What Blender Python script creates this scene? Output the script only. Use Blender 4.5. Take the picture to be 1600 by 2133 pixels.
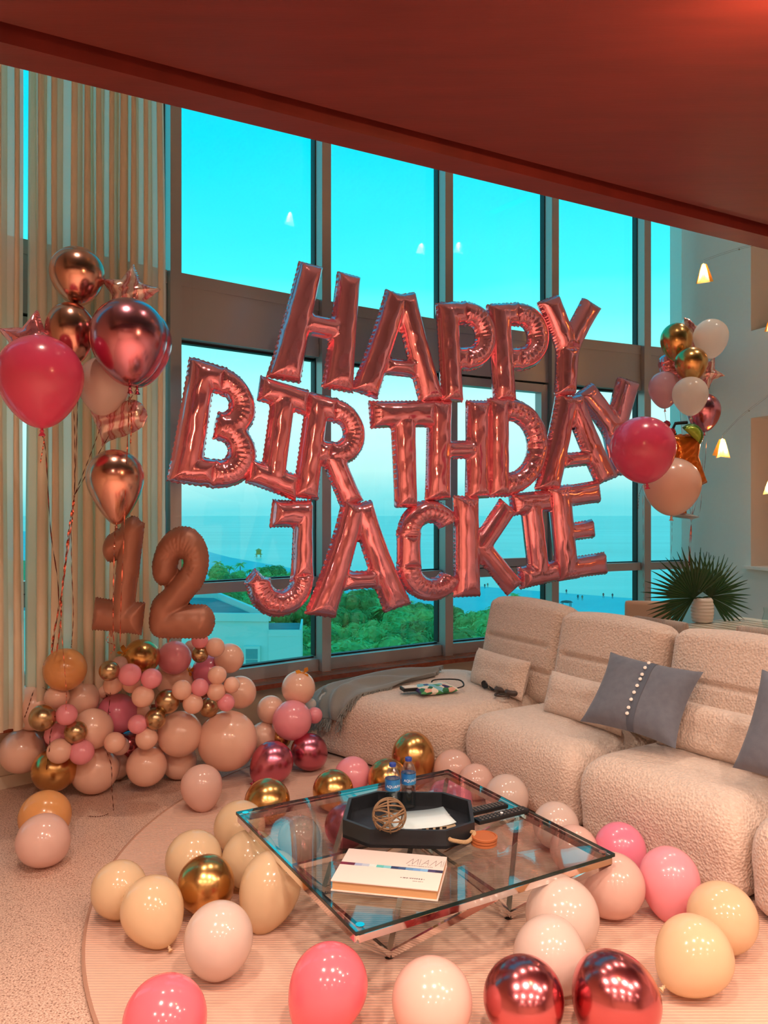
import bpy, bmesh, math, random
import numpy as np
from mathutils import Vector, Matrix, noise
random.seed(7)
for _o in list(bpy.data.objects): bpy.data.objects.remove(_o)
SC = bpy.context.scene
COL = SC.collection
# ------------------------------------------------------------------ camera
# world: X to the right, Y into the room (towards the window wall), Z up, metres
F, CX, CY, H = 1620.0, 800.0, 1066.0, 1.55
cam = bpy.data.cameras.new('camera'); camo = bpy.data.objects.new('camera', cam); COL.objects.link(camo)
camo.location = (0, 0, H); camo.rotation_euler = (math.pi/2, 0, 0)
cam.sensor_fit = 'HORIZONTAL'; cam.sensor_width = 36; cam.lens = 36*F/1600.0
cam.shift_y = (CY-1066.5)/1600.0; cam.clip_start = .05; cam.clip_end = 30000
SC.camera = camo
# ------------------------------------------------------------------ sky
W = bpy.data.worlds.new('World'); SC.world = W; W.use_nodes = True
nt = W.node_tree; nt.nodes.clear()
wo = nt.nodes.new('ShaderNodeOutputWorld'); bg = nt.nodes.new('ShaderNodeBackground')
tc = nt.nodes.new('ShaderNodeTexCoord'); sx = nt.nodes.new('ShaderNodeSeparateXYZ'); cr = nt.nodes.new('ShaderNodeValToRGB')
nz = nt.nodes.new('ShaderNodeTexNoise'); nz.inputs['Scale'].default_value = 3.0; nz.inputs['Detail'].default_value = 4
mp = nt.nodes.new('ShaderNodeMapping'); mp.inputs['Scale'].default_value = (1, 1, 6)
ma = nt.nodes.new('ShaderNodeMath'); ma.operation = 'MULTIPLY_ADD'; ma.inputs[1].default_value = .05; ma.inputs[2].default_value = -.025
ad = nt.nodes.new('ShaderNodeMath'); ad.operation = 'ADD'
nt.links.new(tc.outputs['Generated'], sx.inputs[0]); nt.links.new(tc.outputs['Generated'], mp.inputs[0]); nt.links.new(mp.outputs[0], nz.inputs['Vector'])
nt.links.new(nz.outputs['Fac'], ma.inputs[0]); nt.links.new(sx.outputs['Z'], ad.inputs[0]); nt.links.new(ma.outputs[0], ad.inputs[1])
nt.links.new(ad.outputs[0], cr.inputs[0])
def s2l(c):
    return tuple((x/255/12.92 if x/255 <= .04045 else ((x/255+.055)/1.055)**2.4) for x in c)
el = cr.color_ramp.elements
stops = [(0.0, (112,216,224)), (.018, (140,226,230)), (.05, (194,244,240)), (.12, (216,253,250)), (.2, (150,252,252)), (.28, (76,246,254)), (.42, (6,226,254)), (.8, (8,190,240))]
el[0].position = stops[0][0]; el[0].color = (*s2l(stops[0][1]), 1)
el[1].position = stops[1][0]; el[1].color = (*s2l(stops[1][1]), 1)
for p, c in stops[2:]:
    e = el.new(p); e.color = (*s2l(c), 1)
nt.links.new(cr.outputs[0], bg.inputs[0]); bg.inputs[1].default_value = .97; nt.links.new(bg.outputs[0], wo.inputs[0])
# ------------------------------------------------------------------ view
SC.view_settings.view_transform = 'Standard'; SC.view_settings.look = 'None'; SC.view_settings.gamma = 1
SC.view_settings.use_curve_mapping = False; SC.view_settings.exposure = 0.28
DOWNLIGHT_W = 72.0        # each warm recessed lamp of the mezzanine soffit
WARM = (1.0, .74, .59)
HIGH_FILL_W = 115.0             # each unseen lamp added high up to brighten the tall window space
# ------------------------------------------------------------------ helpers
def at(px, py, d): return Vector(((px-CX)/F*d, d, H-(py-CY)/F*d))
def atz(px, py, z): return at(px, py, F*(H-z)/(py-CY))
MATS = {}
def mat(name, c, rough=.5, metal=0.0, **k):
    if name in MATS: return MATS[name]
    m = bpy.data.materials.new(name); m.use_nodes = True; t = m.node_tree; b = t.nodes['Principled BSDF']
    b.inputs['Base Color'].default_value = (*s2l(c), 1); b.inputs['Roughness'].default_value = rough; b.inputs['Metallic'].default_value = metal
    if 'spec' in k: b.inputs['Specular IOR Level'].default_value = k['spec']
    if 'coat' in k: b.inputs['Coat Weight'].default_value = k['coat']; b.inputs['Coat Roughness'].default_value = k.get('coatr', .05)
    if 'sheen' in k: b.inputs['Sheen Weight'].default_value = k['sheen']; b.inputs['Sheen Roughness'].default_value = .5
    co = t.nodes.new('ShaderNodeTexCoord')
    if 'var' in k:   # colour mottling: (scale, amount, second colour)
        sc, am, c2 = k['var'][:3]
        n = t.nodes.new('ShaderNodeTexNoise'); n.inputs['Scale'].default_value = sc; n.inputs['Detail'].default_value = 5
        mpn = t.nodes.new('ShaderNodeMapping'); mpn.inputs['Scale'].default_value = k.get('vscale', (1, 1, 1))
        r = t.nodes.new('ShaderNodeValToRGB'); r.color_ramp.elements[0].position = .5-am; r.color_ramp.elements[1].position = .5+am
        r.color_ramp.elements[0].color = (*s2l(c), 1); r.color_ramp.elements[1].color = (*s2l(c2), 1)
        t.links.new(co.outputs['Object'], mpn.inputs[0]); t.links.new(mpn.outputs[0], n.inputs['Vector']); t.links.new(n.outputs['Fac'], r.inputs[0]); t.links.new(r.outputs[0], b.inputs['Base Color'])
    if 'bump' in k:  # (kind, scale, strength, distance[, vector scale])
        kind, sc, st, di = k['bump'][:4]
        vs = k['bump'][4] if len(k['bump']) > 4 else (1, 1, 1)
        mpn = t.nodes.new('ShaderNodeMapping'); mpn.inputs['Scale'].default_value = vs
        if kind == 'voronoi':
            n = t.nodes.new('ShaderNodeTexVoronoi'); out = n.outputs['Distance']
        elif kind == 'wave':
            n = t.nodes.new('ShaderNodeTexWave'); n.inputs['Distortion'].default_value = k.get('dist', 1.2); n.bands_direction = k.get('dir', 'X'); out = n.outputs['Fac']
        else:
            n = t.nodes.new('ShaderNodeTexNoise'); n.inputs['Detail'].default_value = 4; out = n.outputs['Fac']
        n.inputs['Scale'].default_value = sc
        bp = t.nodes.new('ShaderNodeBump'); bp.inputs['Strength'].default_value = st; bp.inputs['Distance'].default_value = di
        t.links.new(co.outputs['Object'], mpn.inputs[0]); t.links.new(mpn.outputs[0], n.inputs['Vector'])
        t.links.new(out, bp.inputs['Height']); t.links.new(bp.outputs[0], b.inputs['Normal'])
    if 'trans' in k:  # thin translucent sheet: mix of the surface with a translucent one
        tr = t.nodes.new('ShaderNodeBsdfTranslucent'); tr.inputs[0].default_value = (*s2l(k.get('tcol', c)), 1)
        mx = t.nodes.new('ShaderNodeMixShader'); mx.inputs[0].default_value = k['trans']
        o = t.nodes['Material Output']; t.links.new(b.outputs[0], mx.inputs[1]); t.links.new(tr.outputs[0], mx.inputs[2])
        last = mx
        if 'clear' in k:
            cl = t.nodes.new('ShaderNodeBsdfTransparent'); mx2 = t.nodes.new('ShaderNodeMixShader'); mx2.inputs[0].default_value = k['clear']
            t.links.new(mx.outputs[0], mx2.inputs[1]); t.links.new(cl.outputs[0], mx2.inputs[2]); last = mx2
        t.links.new(last.outputs[0], o.inputs[0])
    MATS[name] = m; return m
def emis(name, c, s):
    if name in MATS: return MATS[name]
    m = bpy.data.materials.new(name); m.use_nodes = True; t = m.node_tree; t.nodes.clear()
    e = t.nodes.new('ShaderNodeEmission'); e.inputs[0].default_value = (*c, 1); e.inputs[1].default_value = s
    o = t.nodes.new('ShaderNodeOutputMaterial'); t.links.new(e.outputs[0], o.inputs[0]); MATS[name] = m; return m
def glass(name, tint, ior=1.5, rough=0.0):
    if name in MATS: return MATS[name]
    m = bpy.data.materials.new(name); m.use_nodes = True; t = m.node_tree; t.nodes.clear()
    tr = t.nodes.new('ShaderNodeBsdfTransparent'); tr.inputs[0].default_value = (*tint, 1)
    gl = t.nodes.new('ShaderNodeBsdfGlossy'); gl.inputs['Roughness'].default_value = rough
    lw_ = t.nodes.new('ShaderNodeLayerWeight'); lw_.inputs[0].default_value = .5      # thin sheet: Schlick reflectance, same from both sides
    pw = t.nodes.new('ShaderNodeMath'); pw.operation = 'POWER'; pw.inputs[1].default_value = 5
    fr = t.nodes.new('ShaderNodeMath'); fr.operation = 'MULTIPLY_ADD'; f0 = ((ior-1)/(ior+1))**2; fr.inputs[1].default_value = 1-f0; fr.inputs[2].default_value = f0
    t.links.new(lw_.outputs['Facing'], pw.inputs[0]); t.links.new(pw.outputs[0], fr.inputs[0])
    mx = t.nodes.new('ShaderNodeMixShader'); o = t.nodes.new('ShaderNodeOutputMaterial')
    t.links.new(fr.outputs[0], mx.inputs[0]); t.links.new(tr.outputs[0], mx.inputs[1]); t.links.new(gl.outputs[0], mx.inputs[2]); t.links.new(mx.outputs[0], o.inputs[0])
    MATS[name] = m; return m
WO = {}
def tag(o, label=None, cat=None, group=None, kind=None):
    if label: o['label'] = label
    if cat: o['category'] = cat
    if group: o['group'] = group
    if kind: o['kind'] = kind
    return o
def empty(name, loc, label=None, cat=None, group=None, kind=None):
    o = bpy.data.objects.new(name, None); COL.objects.link(o); o.location = loc; o.empty_display_size = .1
    WO[o.name] = Vector(loc); return tag(o, label, cat, group, kind)
def raw(name, me, loc, parent=None):
    o = bpy.data.objects.new(name, me); COL.objects.link(o)
    if parent is not None:
        o.parent = parent; o.location = Vector(loc)-WO[parent.name]
    else: o.location = loc
    WO[o.name] = Vector(loc); return o
class G:
    """collects shapes in world coordinates; build() links them as one mesh object"""
    def __init__(s): s.v = []; s.f = []; s.mi = []; s.cur = 0
    def add(s, v, f):
        n = len(s.v); s.v += [Vector(p) for p in v]; s.f += [[i+n for i in q] for q in f]; s.mi += [s.cur]*len(f); return s
    def box(s, o, ax, ay, az):
        o = Vector(o); ax = Vector(ax); ay = Vector(ay); az = Vector(az)
        v = [o+ax*i+ay*j+az*k for k in (0, 1) for j in (0, 1) for i in (0, 1)]
        f = [(0,2,3,1),(4,5,7,6),(0,1,5,4),(2,6,7,3),(0,4,6,2),(1,3,7,5)]
        if ax.cross(ay).dot(az) < 0: f = [q[::-1] for q in f]
        return s.add(v, f)
    def bx(s, x0, x1, y0, y1, z0, z1): return s.box((x0, y0, z0), (x1-x0, 0, 0), (0, y1-y0, 0), (0, 0, z1-z0))
    def cbox(s, c, sx, sy, sz, M=None, bev=0.0):
        M = M or Matrix.Identity(3); c = Vector(c)
        if bev <= 0:
            ax, ay, az = M@Vector((sx,0,0)), M@Vector((0,sy,0)), M@Vector((0,0,sz)); return s.box(c-(ax+ay+az)/2, ax, ay, az)
        b = bmesh.new(); bmesh.ops.create_cube(b, size=1)
        for q in b.verts: q.co = Vector((q.co.x*sx, q.co.y*sy, q.co.z*sz))
        bmesh.ops.bevel(b, geom=list(b.edges), offset=bev, segments=2, affect='EDGES', profile=.6)
        b.verts.index_update(); v = [c+M@q.co for q in b.verts]; f = [[q.index for q in fc.verts] for fc in b.faces]; b.free(); return s.add(v, f)
    def tube(s, pts, r, n=8, cap=True, closed=False):
        pts = [Vector(p) for p in pts]; m = len(pts); rr = r if callable(r) else (lambda t: r)
        up = None; v = []; f = []
        for i in range(m):
            if closed: t = pts[(i+1) % m]-pts[i-1]
            else: t = pts[min(i+1, m-1)]-pts[max(i-1, 0)]
            t = t.normalized() if t.length > 1e-9 else Vector((0, 0, 1))
            if up is None:
                up = Vector((0, 0, 1)) if abs(t.z) < .9 else Vector((1, 0, 0))
            up = (up-t*up.dot(t)).normalized(); b = t.cross(up); R = rr(i/max(1, m-1))
            v += [pts[i]+(up*math.cos(2*math.pi*k/n)+b*math.sin(2*math.pi*k/n))*R for k in range(n)]
        seg = m if closed else m-1
        for i in range(seg):
            a = i*n; c = ((i+1) % m)*n
            f += [(a+k, a+(k+1) % n, c+(k+1) % n, c+k) for k in range(n)]
        if cap and not closed: f += [tuple(range(n))[::-1], tuple(range((m-1)*n, m*n))]
        return s.add(v, f)
    def bar(s, a, b, w, h=None, up=(0, 0, 1)):
        a = Vector(a); b = Vector(b); h = h or w; t = (b-a).normalized(); up = Vector(up)
        if abs(t.dot(up)) > .98: up = Vector((1, 0, 0))
        sd = t.cross(up).normalized(); u2 = sd.cross(t).normalized()
        return s.box(a-sd*w/2-u2*h/2, b-a, sd*w, u2*h)
    def lathe(s, prof, c=(0,0,0), n=32, axis=None, capb=True, capt=True):
        c = Vector(c); M = Matrix.Identity(3) if axis is None else Vector((0,0,1)).rotation_difference(Vector(axis)).to_matrix()
        v = []; f = []
        for (r, z) in prof: v += [c+M@Vector((r*math.cos(2*math.pi*k/n), r*math.sin(2*math.pi*k/n), z)) for k in range(n)]
        for i in range(len(prof)-1):
            f += [(i*n+k, i*n+(k+1) % n, (i+1)*n+(k+1) % n, (i+1)*n+k) for k in range(n)]
        if capb: f.append(tuple(range(n))[::-1])
        if capt: f.append(tuple(range((len(prof)-1)*n, len(prof)*n)))
        return s.add(v, f)
    def prism(s, poly, z0, z1):
        n = len(poly); a = sum(poly[i][0]*poly[(i+1) % n][1]-poly[(i+1) % n][0]*poly[i][1] for i in range(n))
        if a < 0: poly = poly[::-1]
        v = [(p[0], p[1], z0) for p in poly]+[(p[0], p[1], z1) for p in poly]
        f = [tuple(range(n))[::-1], tuple(range(n, 2*n))]+[(i, (i+1) % n, n+(i+1) % n, n+i) for i in range(n)]
        return s.add(v, f)
    def grid(s, P, close_u=False):
        nu = len(P); nv = len(P[0]); v = [p for r in P for p in r]; f = []
        for i in range(nu if close_u else nu-1):
            for j in range(nv-1):
                a = i*nv+j; b = ((i+1) % nu)*nv+j; f.append((a, b, b+1, a+1))
        return s.add(v, f)
    def build(s, name, m, parent=None, smooth=True, origin=None, ang=40):
        if origin is None:
            xs = [p.x for p in s.v]; ys = [p.y for p in s.v]; zs = [p.z for p in s.v]
            origin = Vector(((min(xs)+max(xs))/2, (min(ys)+max(ys))/2, min(zs)))
        origin = Vector(origin)
        me = bpy.data.meshes.new(name); me.from_pydata([p-origin for p in s.v], [], s.f)
        for q in (m if isinstance(m, (list, tuple)) else [m]): me.materials.append(q)
        if max(s.mi) > 0: me.polygons.foreach_set('material_index', s.mi)
        if smooth:
            me.polygons.foreach_set('use_smooth', [True]*len(me.polygons))
            if ang < 180: me.set_sharp_from_angle(angle=math.radians(ang))
        me.update(); return raw(name, me, origin, parent)
def rbox(w, h, t, r, nu=24, nv=24, nt=4, deform=None):
    """rounded box centred at 0: x width w, z height h, y thickness t -> verts, faces"""
    b = bmesh.new(); V = {}; fs = []
    def vert(i, j, k):
        q = (i, j, k)
        if q in V: return V[q]
        p = Vector((w*(i/nu-.5), t*(k/nt-.5), h*(j/nv-.5)))
        rx = min(r, w/2-1e-4); ry = min(r, t/2-1e-4); rz = min(r, h/2-1e-4)
        cpt = Vector((max(-w/2+rx, min(w/2-rx, p.x)), max(-t/2+ry, min(t/2-ry, p.y)), max(-h/2+rz, min(h/2-rz, p.z))))
        d = p-cpt
        if d.length > 1e-9:
            dn = Vector((d.x/rx, d.y/ry, d.z/rz)); mx = max(abs(dn.x), abs(dn.y), abs(dn.z)); dn = dn.normalized()*mx
            p = cpt+Vector((dn.x*rx, dn.y*ry, dn.z*rz))
        u, v, s = i/nu*2-1, j/nv*2-1, k/nt*2-1
        if deform: p = deform(p, u, v, s)
        V[q] = b.verts.new(p); return V[q]
    def face(*q): fs.append(b.faces.new([vert(*a) for a in q]))
    for i in range(nu):
        for j in range(nv):
            face((i,j,0),(i+1,j,0),(i+1,j+1,0),(i,j+1,0)); face((i,j,nt),(i,j+1,nt),(i+1,j+1,nt),(i+1,j,nt))
        for k in range(nt):
            face((i,0,k),(i,0,k+1),(i+1,0,k+1),(i+1,0,k)); face((i,nv,k),(i+1,nv,k),(i+1,nv,k+1),(i,nv,k+1))
    for j in range(nv):
        for k in range(nt):
            face((0,j,k),(0,j+1,k),(0,j+1,k+1),(0,j,k+1)); face((nu,j,k),(nu,j,k+1),(nu,j+1,k+1),(nu,j+1,k))
    b.verts.index_update(); v = [q.co.copy() for q in b.verts]; f = [[q.index for q in fc.verts] for fc in b.faces]; b.free(); return v, f
def frame3(right, up):
    """3x3 matrix with columns right, (into), up"""
    r = Vector(right).normalized(); u = Vector(up); u = (u-r*u.dot(r)).normalized(); y = u.cross(r)
    return Matrix((r, y, u)).transposed()
def smoothline(pts, n=24):
    pts = [Vector(p) for p in pts]; P = [pts[0]*2-pts[1]]+pts+[pts[-1]*2-pts[-2]]; out = []
    m = len(pts)-1
    for i in range(m):
        a, b, c, d = P[i], P[i+1], P[i+2], P[i+3]; q = max(2, n//m)
        for k in range(q):
            t = k/q; out.append(.5*((2*b)+(c-a)*t+(2*a-5*b+4*c-d)*t*t+(3*b-a-3*c+d)*t**3))
    out.append(pts[-1]); return out
# ================================================================== the room
M_floor = mat('terrazzo', (222,190,172), .32)
def terrazzo(m):
    t = m.node_tree; b = t.nodes['Principled BSDF']; co = t.nodes.new('ShaderNodeTexCoord')
    v = t.nodes.new('ShaderNodeTexVoronoi'); v.inputs['Scale'].default_value = 95; v.inputs['Randomness'].default_value = 1
    r = t.nodes.new('ShaderNodeValToRGB'); r.color_ramp.elements[0].position = .2; r.color_ramp.elements[1].position = .36
    r.color_ramp.elements[0].color = (*s2l((166,128,112)), 1); r.color_ramp.elements[1].color = (*s2l((222,188,170)), 1)
    n = t.nodes.new('ShaderNodeTexNoise'); n.inputs['Scale'].default_value = 160; n.inputs['Detail'].default_value = 2
    r2 = t.nodes.new('ShaderNodeValToRGB'); r2.color_ramp.elements[0].position = .4; r2.color_ramp.elements[1].position = .62
    r2.color_ramp.elements[0].color = (.62,.57,.54,1); r2.color_ramp.elements[1].color = (1,1,1,1)
    mx = t.nodes.new('ShaderNodeMix'); mx.data_type = 'RGBA'; mx.blend_type = 'MULTIPLY'; mx.inputs[0].default_value = 1
    t.links.new(co.outputs['Object'], v.inputs['Vector']); t.links.new(co.outputs['Object'], n.inputs['Vector'])
    t.links.new(v.outputs['Distance'], r.inputs[0]); t.links.new(n.outputs['Fac'], r2.inputs[0])
    t.links.new(r.outputs[0], mx.inputs[6]); t.links.new(r2.outputs[0], mx.inputs[7]); t.links.new(mx.outputs[2], b.inputs['Base Color'])
terrazzo(M_floor)
M_wall = mat('plaster_white', (226,222,214), .7)
M_beige = mat('plaster_beige', (214,196,172), .7)
M_alu = mat('bronze_aluminium', (180,174,172), .3, .3)
M_sillw = mat('red_wood', (168,84,52), .25, 0, var=(9, .25, (136,60,36)), vscale=(1, 6, 6))
M_soff = mat('red_mahogany', (104,34,28), .4, 0, var=(2.2, .3, (86,27,22)), vscale=(1.2, 9, 1), bump=('noise', 14, .06, .004, (1, 12, 1)))
M_pane = glass('window_glass', (.93, 1.0, 1.0), 1.45)
M_black = mat('black_gasket', (16,16,18), .5)
# window wall: polyline of the mullions' inner corners, bays turning four degrees each (curved facade)
PP = [(-3.05,3.43),(-2.2415,4.246),(-1.3735,5.0),(-.453,5.694),(.498,6.3065),(1.477,6.838),(2.4375,7.276),(2.957,7.473)]
PP = [Vector((x, y, 0)) for x, y in PP]
Z = Vector((0, 0, 1))
def fr(i):
    e = (PP[i+1]-PP[i]); L = e.length; e = e/L; return PP[i], e, Vector((-e.y, e.x, 0)), L
ZTOP = 5.5
nwin = 0
for i in range(len(PP)-1):
    P, e, n, L = fr(i)
    def B(g, s0, s1, o0, o1, z0, z1, P=P, e=e, n=n): return g.box(P+e*s0+n*o0+Z*z0, e*(s1-s0), n*(o1-o0), Z*(z1-z0))
    tag(B(G(), -.05, L+.05, .02, .22, 0, .35).build('wall_front', M_beige, smooth=False), kind='structure')
    tag(B(G(), -.03, L+.03, -.0, .03, 0, .07).build('baseboard_front', M_beige, smooth=False), kind='structure')
    sl = B(G(), -.06, L+.06, -.13, .2, .345, .3775+.0008*(i % 2)).build('trim_1', M_sillw, smooth=False); tag(sl, kind='structure')
    g = G(); B(g, 0, .075, 0, .17, .378, ZTOP); m = g.build('trim_2', M_alu, smooth=False); tag(m, kind='structure')
    B(G(), .076, .082, .06, .165, .48, ZTOP).build('gasket', M_black, m, smooth=False)
    B(G(), -.008, -.001, .1, .165, .48, ZTOP).build('gasket', M_black, m, smooth=False)
    nwin += 1
    w = empty('window_%d' % nwin, P+e*L/2+Z*.378, kind='structure')
    s0, s1 = .075, L
    B(G(), s0, s1, .05, .17, .378, .465).build('bottom_rail', M_alu, w, smooth=False)
    B(G(), s0, s1, .115, .165, .465, .475).build('gasket', M_black, w, smooth=False)
    B(G(), s0, s1, .05, .17, 1.0, 1.072).build('transom_rail', M_alu, w, smooth=False)
    B(G(), s0, s1, .115, .165, 1.072, 1.08).build('gasket', M_black, w, smooth=False)
    B(G(), s0, s1, .045, .17, 2.69, 2.785).build('slab_band_rail', M_alu, w, smooth=False)
    B(G(), s0, s1, .052, .17, 2.785, 3.03).build('slab_band_panel', M_alu, w, smooth=False)
    B(G(), s0, s1, .045, .17, 3.03, 3.115).build('slab_band_rail', M_alu, w, smooth=False)
    B(G(), s0, s1, .115, .168, 2.672, 2.69).build('gasket', M_black, w, smooth=False)
    for z0, z1 in ((.47, 1.0), (1.075, 2.69), (3.1, ZTOP)):
        B(G(), s0, s1, .135, .141, z0, z1).build('pane', M_pane, w, smooth=False)
    if i in (1, 4):    # opening casements: an inner sash frame
        g = G()
        a0, a1 = s0+.0, s1-.015
        sash = [(a0, a0+.07, 1.08, 2.67), (a1-.07, a1, 1.08, 2.67), (a0+.07, a1-.07, 1.08, 1.15), (a0+.07, a1-.07, 2.6, 2.67)]
        for q in sash: B(g, q[0], q[1], .04, .125, q[2], q[3])
        sh = g.build('sash_frame', M_alu, w, smooth=False)
        if i == 4: continue
        g = G(); hx = P+e*(a1-.035)+n*.03+Z*1.50
        g.cbox(hx+Z*.04, .028, .02, .11, frame3(e, Z), .006); g.tube([hx+Z*.05, hx-n*.05+Z*.05, hx-n*.055-Z*.01, hx-n*.05-Z*.1], .009)
        hd = g.build('handle', mat('satin_steel', (190,190,192), .3, .9), sh)
g = G(); PE, eE, nE, LE = fr(len(PP)-2)
# floor, upper ceiling
_rp = [(PP[0].x-.7, PP[0].y-9.2)]+[(fr(min(k, len(PP)-2))[2]*.19+PP[k]).to_tuple()[:2] for k in range(len(PP))]+[(3.3, 7.35), (7.9, -4.75)]
tag(G().prism(_rp, -.1, 0).build('floor', M_floor, smooth=False, origin=(0,0,0)), kind='structure')
tag(G().prism(_rp, ZTOP, ZTOP+.15).build('ceiling', M_wall, smooth=False), kind='structure')
# left wall from the last bay to the back of the room, back wall
lw = PP[0]
tag(G().box(lw+Vector((-.15,0,0)), (.15,0,0), (-.6,-9,0), (0,0,ZTOP)).build('wall_left', M_beige, smooth=False), kind='structure')
tag(G().bx(-5, 9.5, -4.75, -4.6, 0, ZTOP).build('wall_back', M_beige, smooth=False), kind='structure')
# right wall runs from the window end towards the viewer, with two niches
rd = Vector((.35,-.937,0)).normalized(); rn = Vector((.937,.35,0)).normalized(); R0 = PP[-1]
def RW(g, t0, t1, o0, o1, z0, z1): return g.box(R0+rd*t0+rn*o0+Z*z0, rd*(t1-t0), rn*(o1-o0), Z*(z1-z0))
g = G(); RW(g, -.3, .719, 0, .5, 0, ZTOP); RW(g, .719, 2.6, 0, .5, 0, 1.05); RW(g, .719, 2.6, 0, .5, 2.37, 3.13); RW(g, 2.6, 13, 0, .5, 0, ZTOP)
wr = tag(g.build('wall_right', M_wall, smooth=False), kind='structure')
RW(G(), .719, 2.6, .42, .5, 1.05, 2.37).build('niche_back', mat('niche_lit_peach', (226,178,146), .7), wr, smooth=False)  # peach puts the warm lamplight of the niches into the back colour
RW(G(), .719, 2.6, .42, .5, 3.13, ZTOP).build('niche_back', MATS['niche_lit_peach'], wr, smooth=False)
RW(G(), .66, 2.62, -.05, .42, 1.05, 1.075).build('niche_ledge', M_wall, wr, smooth=False)
tag(RW(G(), -.0, 13, -.015, 0, 0, .08).build('baseboard_right', M_wall, smooth=False), kind='structure')
# mezzanine: red wooden soffit whose straight edge crosses the view
ed = Vector((1, .53, 0)).normalized(); en = Vector((-ed.y, ed.x, 0)); E0 = Vector((0, 2.52, 0))
def SF(g, t0, t1, o0, o1, z0, z1): return g.box(E0+ed*t0+en*o0+Z*z0, ed*(t1-t0), en*(o1-o0), Z*(z1-z0))
sf = tag(SF(G(), -3.95, 7.2, -8.6, -.15, 2.725, 3.05).build('ceiling_soffit', M_soff, smooth=False), kind='structure')
SF(G(), -3.95, 7.2, -.105, 0, 2.70, 3.1).build('edge_board', M_soff, sf, smooth=False)
SF(G(), -3.95, 7.2, -.15, -.105, 2.80, 3.05).build('shadow_gap', M_soff, sf, smooth=False)
# ------------------------------------------------------------------ warm lamps in the soffit (behind / above the viewer), back rows added for brighter reflections
M_lampface = emis('lamp_face', (1, .72, .45), 30)
M_ring = mat('lamp_ring', (200,196,190), .35, .6)
def downlight(x, y, label, w=DOWNLIGHT_W):
    r = empty('ceiling_downlight', (x, y, 2.70), label, 'ceiling light', 'warm downlights in the red soffit')
    G().lathe([(.045,2.712),(.062,2.71),(.062,2.7249),(.045,2.7249)], (x,y,0), 24, capb=False, capt=False).build('trim_ring', M_ring, r)
    G().lathe([(.044,2.718),(.044,2.724)], (x,y,0), 24).build('lens', M_lampface, r)
    l = bpy.data.lights.new('downlight_lamp', 'SPOT'); l.energy = w*2.2; l.color = WARM; l.spot_size = math.radians(150); l.spot_blend = 1; l.shadow_soft_size = .05
    lo = bpy.data.objects.new('lamp', l); COL.objects.link(lo); lo.parent = r; lo.location = (0, 0, .005)
for k, (x, y) in enumerate([(-.85,1.35),(.35,1.3),(1.55,1.2),(-1.6,-.2),(-.3,-.3),(1.0,-.3),(2.4,.9),(2.3,-.6),(-.9,-1.9),(.8,-1.9),(3.4,1.6),(2.6,-2.3),(-2.2,-3.7),(-.6,-3.8),(1.1,-3.8),(2.8,-3.8),(4.4,-3.0),(4.3,-.8)]):
    downlight(x, y, 'unseen recessed warm downlight in the red wooden soffit')
# spotlight fixture just above the top right corner of the view, it washes the soffit
r = empty('surface_spotlight', (.93,1.62,2.6), 'small warm spotlight fixed under the soffit at the upper right', 'ceiling light')
G().lathe([(.03,2.66),(.03,2.725)], (.93,1.62,0), 20).build('mount', M_ring, r)
G().lathe([(.0,-.035),(.03,-.02),(.038,0),(.03,.02),(0,.035)], (.93,1.62,2.625), 20, capb=False, capt=False).build('bulb', M_lampface, r)
l = bpy.data.lights.new('spotlight_lamp', 'POINT'); l.energy = 20; l.color = (1,.55,.25); l.shadow_soft_size = .04
lo = bpy.data.objects.new('lamp', l); COL.objects.link(lo); lo.parent = r; lo.location = (0, 0, -.03)
# ------------------------------------------------------------------ rug
M_rug = mat('rug_pile', (212,172,150), .95, 0, sheen=.2, var=(2.4, .28, (202,156,136)), vscale=(1, 1, 1), bump=('wave', 22, .6, .006, (1, 1, 1)), dist=.5, dir='Y')
RC = (.97, 3.48); RR = 2.16
rp = [(RC[0]+RR*math.cos(a*math.pi/90), RC[1]+RR*math.sin(a*math.pi/90)) for a in range(180)]
rug = tag(G().prism(rp, .0, .012).build('rug', M_rug, smooth=False), 'large round beige ribbed rug under the glass coffee table', 'rug')
g = G(); g.tube([(x, y, .008) for x, y in rp], .0075, 6, closed=True); g.build('bound_edge', mat('rug_edge', (170,128,108), .9), rug)
# ------------------------------------------------------------------ sheer curtains
M_cur = mat('sheer_curtain', (250,234,210), .9, 0, trans=.42, tcol=(248,236,214), clear=.09)
def curtain(t0, t1, folds, amp, label, z0=.40, seed=0, bay=(1, 2), slim=1.0):
    rnd = random.Random(seed); P1, e, n, L = fr(1)
    P0, e0, n0, L0 = fr(0)
    g = G(); N = folds*14; rows = 16; ph = [rnd.choice([.45,.7,1.0,1.5,2.1]) for _ in range(folds+2)]; cum = [0]
    for k in range(folds+1): cum.append(cum[-1]+ph[k])
    gridp = []
    for i in range(N+1):
        u = i/N; s = t0+(t1-t0)*u; col = []
        # fold phase with uneven widths
        uu = u*cum[folds]; k = 0
        while k < folds and uu > cum[k+1]: k += 1
        phs = (k+(uu-cum[k])/ph[min(k, folds)])*2*math.pi
        for j in range(rows+1):
            z = z0+(5.3-z0)*j/rows; q = z/5.3
            a = amp*(.75+.35*(1-q))*(1+.15*math.sin(k*2.1+z))
            o = -.27+a*math.sin(phs)+.01*math.sin(z*2+k); ss = s+a*.7*math.sin(2*phs+.5)*slim
            if t1 > .9 and u > .9: ss += .03*(1-q)*(u-.9)*10
            if ss >= 0: p = P1+e*ss+n*o
            else: p = P1+e0*ss+n0*o
            col.append(p+Z*z)
        gridp.append(col)
    g.grid(gridp)
    return tag(g.build('sheer_curtain', M_cur, ang=180), label, 'curtain', 'sheer curtains')
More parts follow.
